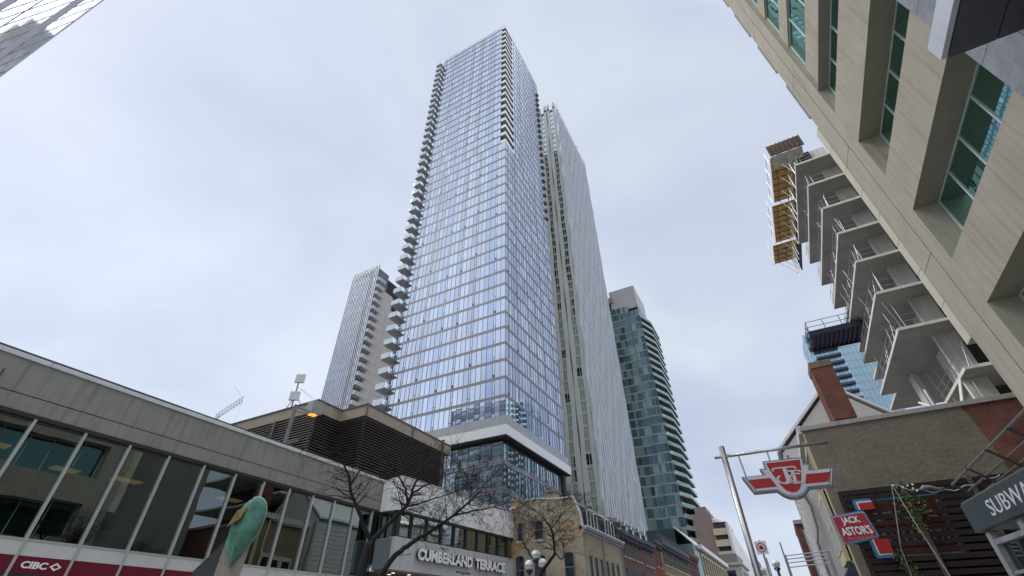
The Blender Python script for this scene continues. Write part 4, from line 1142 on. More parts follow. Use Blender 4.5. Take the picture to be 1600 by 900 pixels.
def loading_deck():
    t = thing('loading_platform', 'navy steel loading platform with railings, cantilevered from the bare concrete slabs', 'platform', (10, 52, 26))
    d = MB(); d.box(8.5, 50, 26.1, 13.2, 53.8, 26.25, 0)
    for k in range(11): d.box(8.6 + k * .42, 50.05, 25.93, 8.72 + k * .42, 53.75, 26.1, 0)
    d.box(8.4, 49.9, 25.85, 13.2, 50.0, 26.4, 0); d.box(8.4, 53.8, 25.85, 13.2, 53.9, 26.4, 0); d.build('deck', M['navy_deck'], t)
    r = MB()
    for y in (50, 53.8):
        for x in (8.5, 10, 11.5, 13): r.tube([(x, y, 26.3), (x, y, 27.5)], .035, 5)
        for z in (26.9, 27.5): r.tube([(8.5, y, z), (13, y, z)], .03, 5)
    for y in (50.6, 51.6, 52.6): r.tube([(8.45, y, 25.3), (8.45, y, 27.3)], .045, 4)
    for z in (26.9, 27.5): r.tube([(8.5, 50, z), (8.5, 53.8, z)], .03, 5)
    r.build('railing', M['black'], t)
loading_deck()

def blue_tower():
    t = thing('apartment_tower', 'pale blue glass tower with dark slab bands, behind the chimney and loading platform', 'tower', (38, 205, 0))
    F = lambda u, d, z: Vector((30.6 + u, 198 - d, z)); E_ = lambda u, d, z: Vector((30.6 - d, 198 + u, z))
    c = MB(); c.box(31, 198.5, 0, 50, 216, 99); c.build('core', M['t_core'], t)
    for k in range(33):
        g = MB()
        for j in range(13):
            pane(g, F, j * 1.5 + .04, j * 1.5 + 1.46, k * 3 + .4, k * 3 + 2.9, 0, 0, .006)
            if j < 11: pane(g, E_, j * 1.5 + .04, j * 1.5 + 1.46, k * 3 + .4, k * 3 + 2.9, 0, 0, .006)
        g.ob(F, 0, 19.5, k * 3 - .1, k * 3 + .4, -.4, .04, 1); g.ob(E_, 0, 17, k * 3 - .1, k * 3 + .4, -.4, .04, 1)
        g.build('window_band', [M['blue_glass'], M['trim_blue']], t)
        b = MB(); b.ob(F, 1.2, 9.5, k * 3 + .0, k * 3 + .85, .05, 1.5, 0); b.build('balcony', M['blue_band'], t)
blue_tower()

# ================================================================== PAINTED BRICK BUILDING AND ITS NEIGHBOURS
def painted_house():
    t = thing('brick_building', 'low building whose beige painted brick side wall turns bare red at its right end', 'building', (7, 33, 0))
    G = lambda u, d, z: Vector((u, 30 - d, z))
    w = MB(); w.prism(G, [(2.63, 0), (10.1, 0), (10.05, 7), (10.0, 8.6), (9.9, 10.0), (9.75, 10.62), (2.63, 10.62)], -.4, 0); w.build('painted_wall', M['beige_brick'], t)
    w = MB(); w.prism(G, [(10.1, 0), (26, 0), (26, 10.62), (9.75, 10.62), (9.9, 10.0), (10.0, 8.6), (10.05, 7)], -.4, -.004); w.build('bare_wall', M['chim'], t)
    c = MB()
    u = 2.5
    while u < 24: c.ob(G, u, u + 1.98, 10.62, 10.86, -.5, .08); u += 2.0
    c.build('coping', M['coping_w'], t, bevel=.012)
    r = MB(); r.box(2.7, 30.4, 0, 24, 35.9, 10.4); r.build('body', M['brown'], t)
    ch = MB(); ch.hexa([(4.32, 30.0, 10.96), (5.42, 30.0, 10.96), (5.42, 31.6, 10.96), (4.32, 31.6, 10.96), (4.32, 30.0, 14.1), (5.42, 30.0, 14.1), (5.42, 31.6, 14.1), (4.32, 31.6, 14.1)], 0)
    o = ch.build('chimney', [M['chim']], t); k = MB(); k.box(4.28, 29.96, 14.1, 5.46, 31.64, 14.5); k.build('chimney_cap', M['brown'], o, bevel=.03)
    # street front, seen edge-on: pilaster, cornice, bay window with hood
    FE = lambda u, d, z: Vector((2.63 - d, u, z))
    f = MB(); f.ob(FE, 30.0, 30.35, 0, 10.6, 0, .06); f.ob(FE, 30.9, 31.1, 3, 10.5, 0, .1); f.build('pilaster', M['cream'], t)
    f = MB(); f.ob(FE, 30, 36, 10.5, 10.95, 0, .25); f.build('cornice', M['trim'], t)
    b = MB(); b.ob(FE, 30.9, 34.6, 4.4, 7.7, 0, .3); b.build('bay', M['cream'], t)
    for y in (31.1, 32.3, 33.5): window(t, lambda u, d, z: FE(u, d + .3, z), y, y + .95, 4.9, 7.4, arch=False, frame='trim', sill=False)
    h = MB(); h.hexa([FE(30.3, 0, 3.7), FE(35, 0, 3.7), FE(35, .75, 3.5), FE(30.3, .75, 3.5), FE(30.3, 0, 4.3), FE(35, 0, 4.3), FE(35, .3, 4.2), FE(30.3, .3, 4.2)]); h.build('hood', M['navy_deck'], t)
    w = MB(); w.ob(G, 2.75, 3.5, 2.2, 3.7, 0, .08); w.build('door_frame', M['frame_grey'], t)
painted_house()

def white_house():
    t = thing('gabled_house', 'white sided house with a gable roof and grey downpipe, peeking past the beige wall', 'house', (5, 40, 0))
    G = lambda u, d, z: Vector((u, 36 - d, z))
    w = MB(); w.prism(G, [(1.5, 0), (9.5, 0), (9.5, 11.2), (5.6, 15.0), (1.5, 11.2)], -9, 0); w.build('wall', M['far_white'], t)
    r = MB()
    for (a, c1, b, c2) in ((1.2, 11.25, 5.6, 15.25), (9.8, 11.25, 5.6, 15.25)):
        r.hexa([G(a, -9.2, c1), G(b, -9.2, c2), G(b, .1, c2), G(a, .1, c1), G(a, -9.2, c1 + .2), G(b, -9.2, c2 + .2), G(b, .1, c2 + .2), G(a, .1, c1 + .2)])
    r.build('roof', M['white'], t)
    s = MB()
    FE = lambda u, d, z: Vector((1.5 - d, u, z))
    for k in range(26): s.ob(FE, 36, 45, .4 + k * .4, .44 + k * .4, 0, .025)
    for u in (36.05, 38, 40, 42, 44): s.ob(FE, u, u + .1, 0, 11, 0, .05)
    s.build('siding', M['trim'], t)
    d = MB(); d.tube([(1.72, 35.9, 11.0), (1.72, 35.9, 9.0), (1.95, 35.9, 7.9), (1.85, 35.85, 6.6), (1.6, 35.85, 5.9), (1.55, 35.85, .3)], .075, 8); d.build('downpipe', M['rail'], t)
white_house()

def red_chimney_house():
    t = thing('brick_building', 'narrow dark red brick flank with a grey pipe, standing past the white gabled house', 'building', (3, 52, 0))
    b = MB(); b.box(1.0, 49, 0, 8, 56, 8.9); b.build('wall', M['rb3'], t)
    c = MB(); c.box(.95, 48.9, 8.9, 8, 56, 9.2); c.build('coping', M['trim_blue'], t)
    p = MB(); p.tube([(1.6, 48.85, 8.4), (1.6, 48.85, .2)], .16, 8); p.tube([(1.5, 48.8, 6.6), (1.95, 48.7, 5.9)], .12, 6); p.build('pipe', M['trim_blue'], t)
red_chimney_house()

def slat_screen():
    t = thing('slat_screen', 'tall screen of dark stained horizontal slats against the beige brick wall', 'screen', (7, 29, 0))
    G = lambda u, d, z: Vector((u, 29.1 - d, z))
    s = MB(); z = .6
    while z < 7.2:
        a = 2.95; row = int(z / .29)
        while a < 14:
            b = a + random.uniform(2.2, 3.6)
            s.ob(G, a + .01, b - .01, z + random.uniform(-.008, .008), z + .205, 0, .045); a = b
        z += .29
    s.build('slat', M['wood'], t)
    for u in (5.55, 8.1, 10.6):
        p = MB(); p.ob(G, u, u + .17, 0, 7.25 if u > 6 else 7.3, .05, .16); p.build('post', M['wood_post'], t)
    p = MB()
    for u in (3.0, 4.3): p.ob(G, u, u + .1, 0, 7.1, -.1, -.005)
    p.build('batten', M['wood_post'], t)
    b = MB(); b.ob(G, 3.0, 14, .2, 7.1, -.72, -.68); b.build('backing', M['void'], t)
slat_screen()

def rounded(u0, u1, z0, z1, r, n=4):
    P = []
    for (cx, cz, a0) in ((u1 - r, z0 + r, -90), (u1 - r, z1 - r, 0), (u0 + r, z1 - r, 90), (u0 + r, z0 + r, 180)):
        for i in range(n + 1):
            a = RAD(a0 + 90 * i / n); P.append((cx + r * math.cos(a), cz + r * math.sin(a)))
    return P

def wall_sign():
    t = thing('wall_sign', 'large red and white sign with blue border, half hidden behind the dark slats', 'sign', (4.7, 29.6, 4.3))
    G = lambda u, d, z: Vector((u, 29.55 - d, z))
    b = MB(); b.prism(G, rounded(3.45, 6.9, 4.15, 6.75, .2), 0, .1); b.build('border', M['ja_blue'], t)
    b = MB(); b.prism(G, rounded(3.6, 6.75, 4.3, 6.6, .12), .1, .13); b.build('white_line', M['sign_white'], t)
    b = MB(); b.prism(G, rounded(3.68, 6.67, 4.38, 6.52, .08), .13, .15); b.build('face', M['ttc_red'], t)
    l = MB(); lettering(l, G, "JACK", 3.95, 6.4, 5.6, 6.35, .15, .18, bold=.03); lettering(l, G, "ASTOR'S", 3.9, 6.5, 4.75, 5.45, .15, .18, bold=.03); l.build('letters', M['sign_white'], t)
    # part of it shows beside the slats, on an arm at the left
    for (u1, z0, z1, e) in ((4.15, 6.25, 6.72, -1), (4.1, 4.25, 5.0, 1)):
        za, zb = (z0 + .11, z1) if e > 0 else (z0, z1 - .1)
        zc, zd = (z0 + .17, z1) if e > 0 else (z0, z1 - .17)
        c = MB(); c.prism(G, rounded(3.4, u1, z0, z1, .1), .56, .62); o = c.build('corner_panel', M['ja_blue'], t)
        c = MB(); c.prism(G, rounded(3.52, u1, za, zb, .05), .62, .64); c.build('white_line', M['sign_white'], o)
        c = MB(); c.prism(G, rounded(3.58, u1 + .03, zc, zd, .04), .64, .66); c.build('face', M['ttc_red'], o)
wall_sign()

def hanging_sign():
    t = thing('hanging_sign', 'burgundy projecting sign with bold white letters and a blue rim', 'sign', (3, 28, 4.9))
    G = facade(2.1, 28, 98); D0 = 0
    G = (lambda g: (lambda u, d, z: g(u, d, z)))(G)
    P = [(0.02, 6.0), (1.72, 6.12), (1.98, 4.98), (.12, 4.78)]
    def inset(P, k):
        cx = sum(p[0] for p in P) / 4; cz = sum(p[1] for p in P) / 4
        return [(cx + (u - cx) * (1 - k * 1.0), cz + (z - cz) * (1 - k * 1.6)) for u, z in P]
    def soft(P, r=.1):
        Q = []
        for i in range(4):
            a, b, c = Vector(P[i - 1]), Vector(P[i]), Vector(P[(i + 1) % 4])
            p, q = b + (a - b).normalized() * r, b + (c - b).normalized() * r
            for s in (0, .33, .66, 1): Q.append(tuple(p * (1 - s) ** 2 + b * 2 * s * (1 - s) + q * s * s))
        return Q
    P = [(.05, 5.97), (1.46, 6.06), (1.64, 4.92), (.14, 4.73)]
    b = MB(); b.prism(G, soft(P, .13), -.14, 0); b.build('border', M['ja_blue'], t)
    b = MB(); b.prism(G, soft(inset(P, .07), .06), 0, .02); b.build('rim', M['trim'], t)
    b = MB(); b.prism(G, soft(inset(P, .09), .06), .02, .035); b.build('face', M['ja_red'], t)
    l = MB(); lettering(l, G, 'JACK', .44, 1.17, 5.50, 5.86, .035, .06, bold=.03, slant=-.05); lettering(l, G, "ASTOR'S", .27, 1.45, 5.10, 5.45, .035, .06, bold=.03, slant=-.05); l.build('letters', M['sign_white'], t)
    l = MB(); lettering(l, G, 'Bar and Grill', .45, 1.4, 4.93, 5.06, .035, .045, bold=.0, slant=-.03); l.build('small_letters', M['ja_gold'], t)
    a = MB(); a.tube([G(1.2, -.07, 6.0), G(1.2, -.9, 6.2), G(1.2, -1.9, 6.2)], .035, 6); a.tube([G(.6, -.07, 4.8), G(.8, -1.9, 4.9)], .03, 6); a.build('bracket', M['black'], t)
hanging_sign()

def string_cables():
    t = thing('cable_run', 'sagging cable and thin stay wires with small bulbs before the dark slats', 'cable', (5.3, 28, 7.1))
    top = Vector((5.2, 28.6, 7.12))
    c = MB(); c.tube([top, (5.35, 28.4, 5.2), (5.55, 28.1, 3.3), (5.6, 28.0, 2.0)], .016, 5); c.tube([top + Vector((0, .1, 0)), (4.4, 28.5, 4.6), (4.25, 28.4, 3.0)], .012, 5)
    pts = [top]
    for i in range(1, 25):
        s = i / 24; pts.append(Vector((5.2 + 3.9 * s, 28.6 - .2 * s, 7.12 - .55 * math.sin(s * math.pi) * (1 - .4 * s) - .1 * s + .06 * math.sin(i * 1.3))))
    c.tube(pts, .022, 5); c.build('wire', M['wire'], t)
    for p in ((5.2, 28.55, 7.08), (5.55, 28.5, 6.95), (5.75, 28.5, 7.0), (5.95, 28.5, 7.02), (5.9, 28.5, 6.86), (6.0, 28.5, 6.75)):
        b = MB(); b.ball(p, .045, 8); b.build('bulb', M['globe'], t)
    k = MB(); k.tube([(6.15, 28.5, 6.78), (6.3, 28.5, 6.86), (6.55, 28.5, 6.84), (6.8, 28.48, 6.72), (7.0, 28.5, 6.76)], [.05, .1, .07, .06, .03], 8); k.build('cloth', M['cloth'], t, smooth=True)
string_cables()

def vine(label, spine, n, spread):
    t = thing('vine', label, 'plant', tuple(spine[0]), 'vines on the slat screen')
    s = MB(); s.tube(spine, .015, 5); s.build('stem', M['bark'], t)
    l = MB()
    for i in range(n):
        k = random.random() * (len(spine) - 1); a, b = Vector(spine[int(k)]), Vector(spine[int(k) + 1])
        p = a.lerp(b, k % 1) + Vector((random.gauss(0, spread), random.gauss(0, spread * .5), random.gauss(0, spread)))
        r = random.uniform(.035, .075); an = Vector((random.gauss(0, 1), random.gauss(0, 1), random.gauss(0, 1))).normalized(); bn = an.orthogonal().normalized(); cn = an.cross(bn)
        l.poly([p - bn * r, p - cn * r * .6, p + bn * r, p + cn * r * .6])
    l.build('leaves', M['leaf'], t)
vine('green climbing vine trailing over the slats beside the thin stay wire', [(5.25, 28.8, 6.95), (5.4, 28.8, 6.3), (5.55, 28.8, 5.7), (5.45, 28.75, 5.2)], 320, .14)
vine('small sparse vine above the vertical post at the right of the taller vine', [(5.75, 28.8, 6.7), (5.95, 28.8, 6.3), (6.1, 28.8, 5.8)], 150, .11)
vine('low green vine under the burgundy sign at the foot of the slats', [(4.1, 28.7, 4.6), (4.3, 28.7, 4.1), (4.5, 28.7, 3.5), (4.6, 28.7, 2.8)], 200, .13)

# ================================================================== SUBWAY ENTRANCE
def subway_entrance():
    t = thing('subway_entrance', 'dark slate SUBWAY entrance canopy with stone posts at the bottom right', 'entrance', (5, 12, 0))
    e = Vector((.113, -.993)); 
    F = lambda u, d, z: Vector((4.17 + e.x * u + e.y * d, 16.5 + e.y * u - e.x * d, z))
    f = MB(); f.ob(F, 0, 11, 3.51, 4.14, -.15, 0); f.build('fascia', M['subway'], t, bevel=.01)
    r = MB(); r.ob(F, 0.02, 11, 3.55, 4.12, -3, -.16, 0); r.ob(F, .0, 11, 4.12, 4.19, -3.1, -.05, 1); r.build('roof', [M['canopy_dk'], M['rail']], t)
    l = MB(); lettering(l, F, 'SUBWAY', 1.32, 3.7, 3.66, 3.98, 0, .012, bold=.0); l.build('letters', M['sign_white'], t)
    for u in (.25, 1.9, 3.6, 6, 9):
        p = MB(); p.ob(F, u, u + .22, 0, 3.47, -.3, -.08); p.build('post', M['granite'], t, bevel=.01)
    g = MB(); pane(g, F, .5, 1.9, .3, 3.2, -.2); pane(g, F, 2.2, 3.6, .3, 3.2, -.2); pane(g, F, 3.9, 6, .3, 3.2, -.2); g.build('side_glass', M['wing_glass'], t)
    b = MB(); b.ob(F, .3, 9, 3.2, 3.3, -.3, -.1); b.ob(F, .3, 9, 2.6, 2.66, -.25, -.12); b.build('transom', M['granite'], t)
    d = MB()
    for (u, dd) in ((.9, -1.0), (1.6, -1.2), (2.8, -1.4), (2.4, -.7)): d.ob(F, u, u + .5, 3.47, 3.52, dd - .05, dd + .05)
    d.build('strip_light', M['lamp_white'], t)
    w = MB(); w.ob(F, .4, 10, 0, 3.5, -3.0, -2.9); w.build('rear_wall', M['granite'], t)
subway_entrance()

def canopy_rail():
    t = thing('guard_rail', 'weathered pipe guard rail slanting up beside the SUBWAY canopy roof', 'railing', (4.6, 14, 4.2))
    e = Vector((.03, -1)).normalized()
    F = lambda u, d, z: Vector((4.33 + e.x * u + e.y * d, 16.45 + e.y * u - e.x * d, z))
    r = MB(); r.tube([F(-.0, .1, 4.62), F(9, .1, 4.72)], .028, 8); r.tube([F(.1, -.12, 4.42), F(9, -.12, 4.5)], .022, 8); r.tube([F(.2, -.26, 4.29), F(9, -.26, 4.36)], .022, 8); r.build('rail', M['rail'], t)
    for u in (0.05, 1.6, 3.1, 4.5, 6):
        p = MB(); p.tube([F(u, .13, 4.66), F(u + .05, -.3, 4.2)], .03, 6); p.build('post', M['rail_dk'], t)
canopy_rail()

# ================================================================== TRANSIT POLE
def transit_sign():
    t = thing('sign_post', 'stainless pole with a cross arm carrying the red winged transit sign', 'pole', (-.7, 12, 0))
    p = MB(); p.tube([(-.71, 12, 0), (-.72, 12, 5.15)], .066, 20); p.build('pole', M['stainless'], t, smooth=True)
    a = MB(); a.tube([(-.93, 12, 4.92), (1.42, 12, 4.9)], .036, 12); a.build('arm', M['stainless'], t, smooth=True)
    h = MB(); h.tube([(-.41, 12, 4.9), (-.38, 12, 4.35)], .018, 8); h.tube([(.2, 12, 4.9), (.2, 12, 4.6)], .018, 8); h.build('hanger', M['stainless'], t)
    s = thing('transit_sign', 'red and white winged shield transit sign with a white monogram under a steel arm', 'sign', (.43, 12, 4.2))
    G = lambda u, d, z: Vector((.44 + u * .915 + .0 * d, 12.02 + u * .10 - d, 4.25 + z * .56))
    half = [(.43, .72), (.43, .45), (.55, .45), (.50, .22), (1.0, .22), (.84, -.38), (.34, -.38), (.25, -.54), (.13, -.66), (0, -.70)]
    def mir(h): return h + [(-u, z) for u, z in reversed(h[:-1])]
    b = MB(); b.prism(G, mir(half), -.12, .10); b.build('body', M['ttc_edge'], s, bevel=.006)
    f = MB(); f.prism(G, mir([(u * .955, z * .955 + .0) for u, z in half]), .10, .112); f.build('outline', M['sign_white'], s)
    k = MB(); k.prism(G, mir([(u * .925, z * .925) for u, z in half]), .112, .118); k.build('thin_line', M['ttc_edge'], s)
    k = MB(); k.prism(G, mir([(u * .90, z * .895) for u, z in half]), .118, .124); k.build('white_field', M['sign_white'], s)
    for sg in (-1, 1):
        w = MB(); w.prism(G, [(sg * .38, .08), (sg * .87, .08), (sg * .77, -.25), (sg * .3, -.25)][::sg], .124, .134); w.build('red_wing', M['ttc_red'], s)
    sh = [(.37, .63), (.33, .33), (.265, 0), (.215, -.22), (.145, -.41), (.07, -.49), (0, -.515)]
    r = MB(); r.prism(G, mir([(u * 1.11, z * 1.05) for u, z in sh]), .124, .130); r.build('shield_edge', M['sign_white'], s)
    r = MB(); r.prism(G, mir(sh), .130, .138); r.build('red_shield', M['ttc_red'], s)
    m = MB()
    def bar(u0, z0, u1, z1, w): 
        dx, dz = u1 - u0, z1 - z0; L = math.hypot(dx, dz); nx, nz = -dz / L * w / 2, dx / L * w / 2
        m.prism(G, [(u0 + nx, z0 + nz), (u1 + nx, z1 + nz), (u1 - nx, z1 - nz), (u0 - nx, z0 - nz)], .138, .15)
    bar(-.02, .36, -.02, -.12, .085); bar(-.26, .40, .18, .40, .05); bar(-.26, .41, -.28, .30, .04); bar(.18, .41, .22, .32, .04); bar(-.1, -.13, .07, -.13, .05)
    bar(.12, .24, .12, -.18, .07); bar(.0, .26, .26, .24, .04); bar(.05, -.2, .2, -.2, .045); bar(.26, .25, .29, .17, .035)
    for (c, rr, a0, a1, w) in (((-.08, -.02), .16, 120, 330, .05), ((.18, -.02), .16, 60, 320, .045)):
        q = [(c[0] + rr * math.cos(RAD(a0 + (a1 - a0) * i / 9)), c[1] + rr * math.sin(RAD(a0 + (a1 - a0) * i / 9))) for i in range(10)]
        for p0, p1 in zip(q, q[1:]): bar(p0[0], p0[1], p1[0], p1[1], w)
    m.build('monogram', M['sign_white'], s)
transit_sign()

def parking_sign():
    t = thing('parking_sign', 'small square white sign with a red ring on a thin post', 'sign', (-.72, 17, 0))
    G = facade(-.95, 17, 98)
    b = MB(); b.ob(G, .07, .39, 3.43, 3.77, -.01, .01); b.build('plate', M['sign_white'], t)
    r = MB()
    for i in range(24):
        a0, a1 = 2 * math.pi * i / 24, 2 * math.pi * (i + 1) / 24
        for (ri, ro) in ((.10, .125),):
            r.poly([G(.23 + ro * math.cos(a), .014, 3.6 + ro * math.sin(a)) if k else G(.23 + ri * math.cos(a), .014, 3.6 + ri * math.sin(a)) for a, k in ((a0, 1), (a1, 1), (a1, 0), (a0, 0))])
        r.poly([G(.23, .014, 3.6), G(.23 + .06 * math.cos(a0), .014, 3.6 + .06 * math.sin(a0)), G(.23 + .06 * math.cos(a1), .014, 3.6 + .06 * math.sin(a1))])
    r.build('red_ring', M['ttc_red'], t)
    l = MB(); lettering(l, G, 'P', .21, .255, 3.57, 3.63, .014, .018); l.build('letter', M['black'], t)
    p = MB(); p.tube([(-.72, 17.03, 0), (-.72, 17.03, 3.8)], .025, 8); p.build('post', M['steel'], t)
parking_sign()

# ================================================================== STREET FURNITURE
def globe_lamp(label, x, y, z, globes, s=1.0):
    t = thing('street_lamp', label, 'street lamp', (x, y, 0), 'globe street lamps')
    p = MB(); p.tube([(x, y, 0), (x, y, z - .3 * s)], [.11 * s, .07 * s], 12); p.lathe((x, y, 0), [(.2, 0), (.2, .5), (.13, .7), (.1, 1.0)], 14)
    p.build('pole', M['lamp_iron'], t, smooth=True)
    a = MB()
    for (dx, dy, dz) in globes:
        a.tube([(x, y, z + dz - .75 * s), (x + dx * .6, y + dy * .6, z + dz - .62 * s), (x + dx, y + dy, z + dz - .35 * s), (x + dx, y + dy, z + dz - .15 * s)], .035 * s, 8)
        a.lathe((x + dx, y + dy, z + dz - .26 * s), [(.05 * s, -.06), (.13 * s, 0), (.15 * s, .09 * s), (.11 * s, .1 * s)], 14)
    a.build('arm', M['lamp_iron'], t, smooth=True)
    for (dx, dy, dz) in globes:
        g = MB(); g.ball((x + dx, y + dy, z + dz), .185 * s, 24); o = g.build('globe', M['globe'], t, smooth=True)
        b = MB(); b.tube([(x + dx + .19 * s * math.cos(2 * math.pi * i / 20), y + dy + .19 * s * math.sin(2 * math.pi * i / 20), z + dz - .02) for i in range(21)], .008 * s, 4, cap=False); b.build('band', M['lamp_iron'], o)
c = at(838, 884, 22.0)
globe_lamp('navy street lamp with three white globes before the buff brick gable', c.x, c.y, 4.25, [(0, 0, .05), (-.28, -.1, -.32), (.24, .1, -.27)], 1.0)
c = at(1215, 890, 34.0)
globe_lamp('distant lamp with a single cream globe beside the pipe railing', c.x, c.y, 4.75, [(0, 0, 0)], 1.15)

def pipe_fence():
    t = thing('pipe_railing', 'galvanised pipe railing between posts at the bottom, below the white gabled house', 'railing', (1.4, 27, 0))
    a, b = at(1229, 880, 24), at(1298, 872, 24)
    m = MB()
    for k, z in enumerate((0, .24, .5, .8)):
        m.tube([a + Vector((0, 0, .25 - z * .5)), b + Vector((0, 0, .25 - z * .5))], .02, 8)
    for s in (0, .03, .97, 1.0):
        p = a.lerp(b, s); m.tube([(p.x, p.y, 0), (p.x, p.y, a.z + (.75 if s == 0 else .3))], .028, 8)
    m.build('rail', M['steel'], t)
    q = at(1203, 884, 26); m = MB(); m.tube([(q.x, q.y, 0), (q.x - .05, q.y, q.z + .3)], .03, 6); m.tube([(q.x + .25, q.y, 0), (q.x + .22, q.y, q.z + .1)], .025, 6); m.build('post', M['steel'], t)
pipe_fence()

def sculpture():
    t = thing('sculpture', 'green patina bird shaped sculpture with a gilt beak on a granite wedge base', 'sculpture', (-10, 6.7, 0))
    c = at(385, 821, 12.0)
    ax = (at(411, 772, 12.0) - at(360, 872, 12.0)); up = ax.normalized(); view = Vector((c.x, c.y, 0)).normalized(); right = up.cross(view).normalized() * -1
    if right.dot(Vector((math.cos(RAD(-56)), -math.sin(RAD(-56)), 0))) < 0: right = -right
    nrm = up.cross(right).normalized()
    if nrm.dot(view) > 0: nrm = -nrm
    def P(a, b, d): return c + right * a + up * b + nrm * d
    k = 1 / 1.0
    hh = .565; ww = .275
    b = MB(); n = 32; rings = 7
    prof = [(1.0, .0), (.985, .05), (.9, .10), (.72, .14), (.45, .17), (.2, .18), (.001, .182)]
    base = len(b.v)
    for r, d in prof:
        for i in range(n):
            a = 2 * math.pi * i / n; e = math.sin(a)
            wsc = ww * (1.0 + .10 * e) 
            b.v.append(tuple(P(r * wsc * math.cos(a), r * hh * e, d)))
    for i in range(rings - 1):
        for j in range(n):
            q = (j + 1) % n; b.f.append((base + i * n + j, base + i * n + q, base + (i + 1) * n + q, base + (i + 1) * n + j)); b.m.append(0)
    b.f.append(tuple(range(base + n - 1, base - 1, -1))); b.m.append(0)
    b.build('head_disc', M['patina'], t, smooth=True)
    e = MB()
    e.tube([P(ww * 1.02 * (1 + .1 * math.sin(a)) * math.cos(a), hh * 1.01 * math.sin(a), -.02) for a in [RAD(-75 + 190 * i / 30) for i in range(31)]], .018, 8); e.build('rim', M['patina_l'], t, smooth=True)
    k = MB()
    T1, T2, T3, T4 = at(353.5, 824, 11.80), at(371, 797, 11.78), at(387, 792.5, 11.84), at(375.5, 810, 11.70)
    B2, B3, B4 = at(372, 798, 12.0), at(386, 794, 12.0), at(375, 812, 12.0)
    k.poly([T1, T4, T2]); k.poly([T2, T4, T3]); k.poly([T1, B4, T4]); k.poly([T4, B4, B3, T3]); k.poly([T1, T2, B2]); k.poly([T2, T3, B3, B2]); k.poly([T1, B2, B3, B4])
    k.build('beak', M['bronze'], t)
    d = MB()
    A, B, C, D = at(352.5, 843, 11.95), at(367.5, 853, 11.83), at(389, 846, 11.97), at(358, 885, 11.92)
    A2, C2, D2 = at(354, 842, 12.06), at(388, 846, 12.06), at(359, 884, 12.06)
    d.poly([A, D, B]); d.poly([B, D, C]); d.poly([A, A2, D2, D]); d.poly([C, D, D2, C2]); d.poly([A, B, C, C2, A2])
    d.build('throat', M['patina'], t)
    Q = lambda px, py, dd: at(px, py, dd)
    s = MB()
    def slab(poly, d0, d1, m):
        n_ = len(poly); f = [Q(x, y, d0) for x, y in poly]; g = [Q(x, y, d1) for x, y in poly]
        s.poly(f, m); s.poly(g[::-1], m)
        for i in range(n_):
            j = (i + 1) % n_; s.poly([f[i], f[j], g[j], g[i]], m)
    slab([(353, 845), (391, 852), (366, 925), (325, 925)], 12.05, 12.4, 0)
    slab([(388, 850), (362, 925), (392, 925)], 12.0, 12.3, 0) if False else None
    slab([(351, 846), (301, 893), (292, 925), (328, 925)], 12.1, 12.5, 1)
    s.build('base', [M['granite_p'], M['granite_d']], t)
    f = MB(); q = at(345, 925, 12.2); f.hexa([(q.x - .5, q.y - .5, 0), (q.x + .5, q.y - .5, 0), (q.x + .5, q.y + .5, 0), (q.x - .5, q.y + .5, 0), (q.x - .35, q.y - .35, q.z), (q.x + .35, q.y - .35, q.z), (q.x + .35, q.y + .35, q.z), (q.x - .35, q.y + .35, q.z)])
    f.build('plinth', M['granite_p'], t)
sculpture()

def roof_wire():
    t = thing('loose_cable', 'thin dark cable hanging over the zinc coping at the left edge', 'cable', (-19.9, 4.6, 8.9))
    m = MB(); m.tube([at(37, 553, 20.9) + Vector((.03, 0, .02)), at(22, 566, 20.6), at(8, 574, 20.4), at(1, 583, 20.2), at(-8, 600, 20.1)], .02, 6); m.build('wire', M['black'], t)
roof_wire()

# ================================================================== BARE TREES
def branch(mb, p, d, r, L, depth, gravity=.0, mat=0):
    """one wandering limb that keeps dividing until it is a twig"""
    n = max(3, int(L / .16)); pts = [p]; rs = [r]; dd = d.normalized(); q = p
    for i in range(n):
        dd = (dd + Vector((random.gauss(0, .13), random.gauss(0, .13), random.gauss(0, .10) + gravity))).normalized()
        q = q + dd * (L / n); pts.append(q); rs.append(max(r * (1 - .55 * (i + 1) / n), .0034))
    mb.tube(pts, rs, 6 if r > .02 else 4 if r > .008 else 3, mat, cap=False)
    if depth <= 0: return
    k = random.randint(2, 3) + (1 if depth > 2 else 0)
    for j in range(k):
        i = random.randint(max(1, n // 3), n); pp = pts[i]; ax = Vector((random.gauss(0, 1), random.gauss(0, 1), random.gauss(0, 1)))
        nd_ = (dd + (ax - dd * ax.dot(dd)).normalized() * random.uniform(.55, 1.0)).normalized()
        branch(mb, pp, nd_, rs[i] * random.uniform(.55, .75), L * random.uniform(.5, .75), depth - 1, gravity, mat)

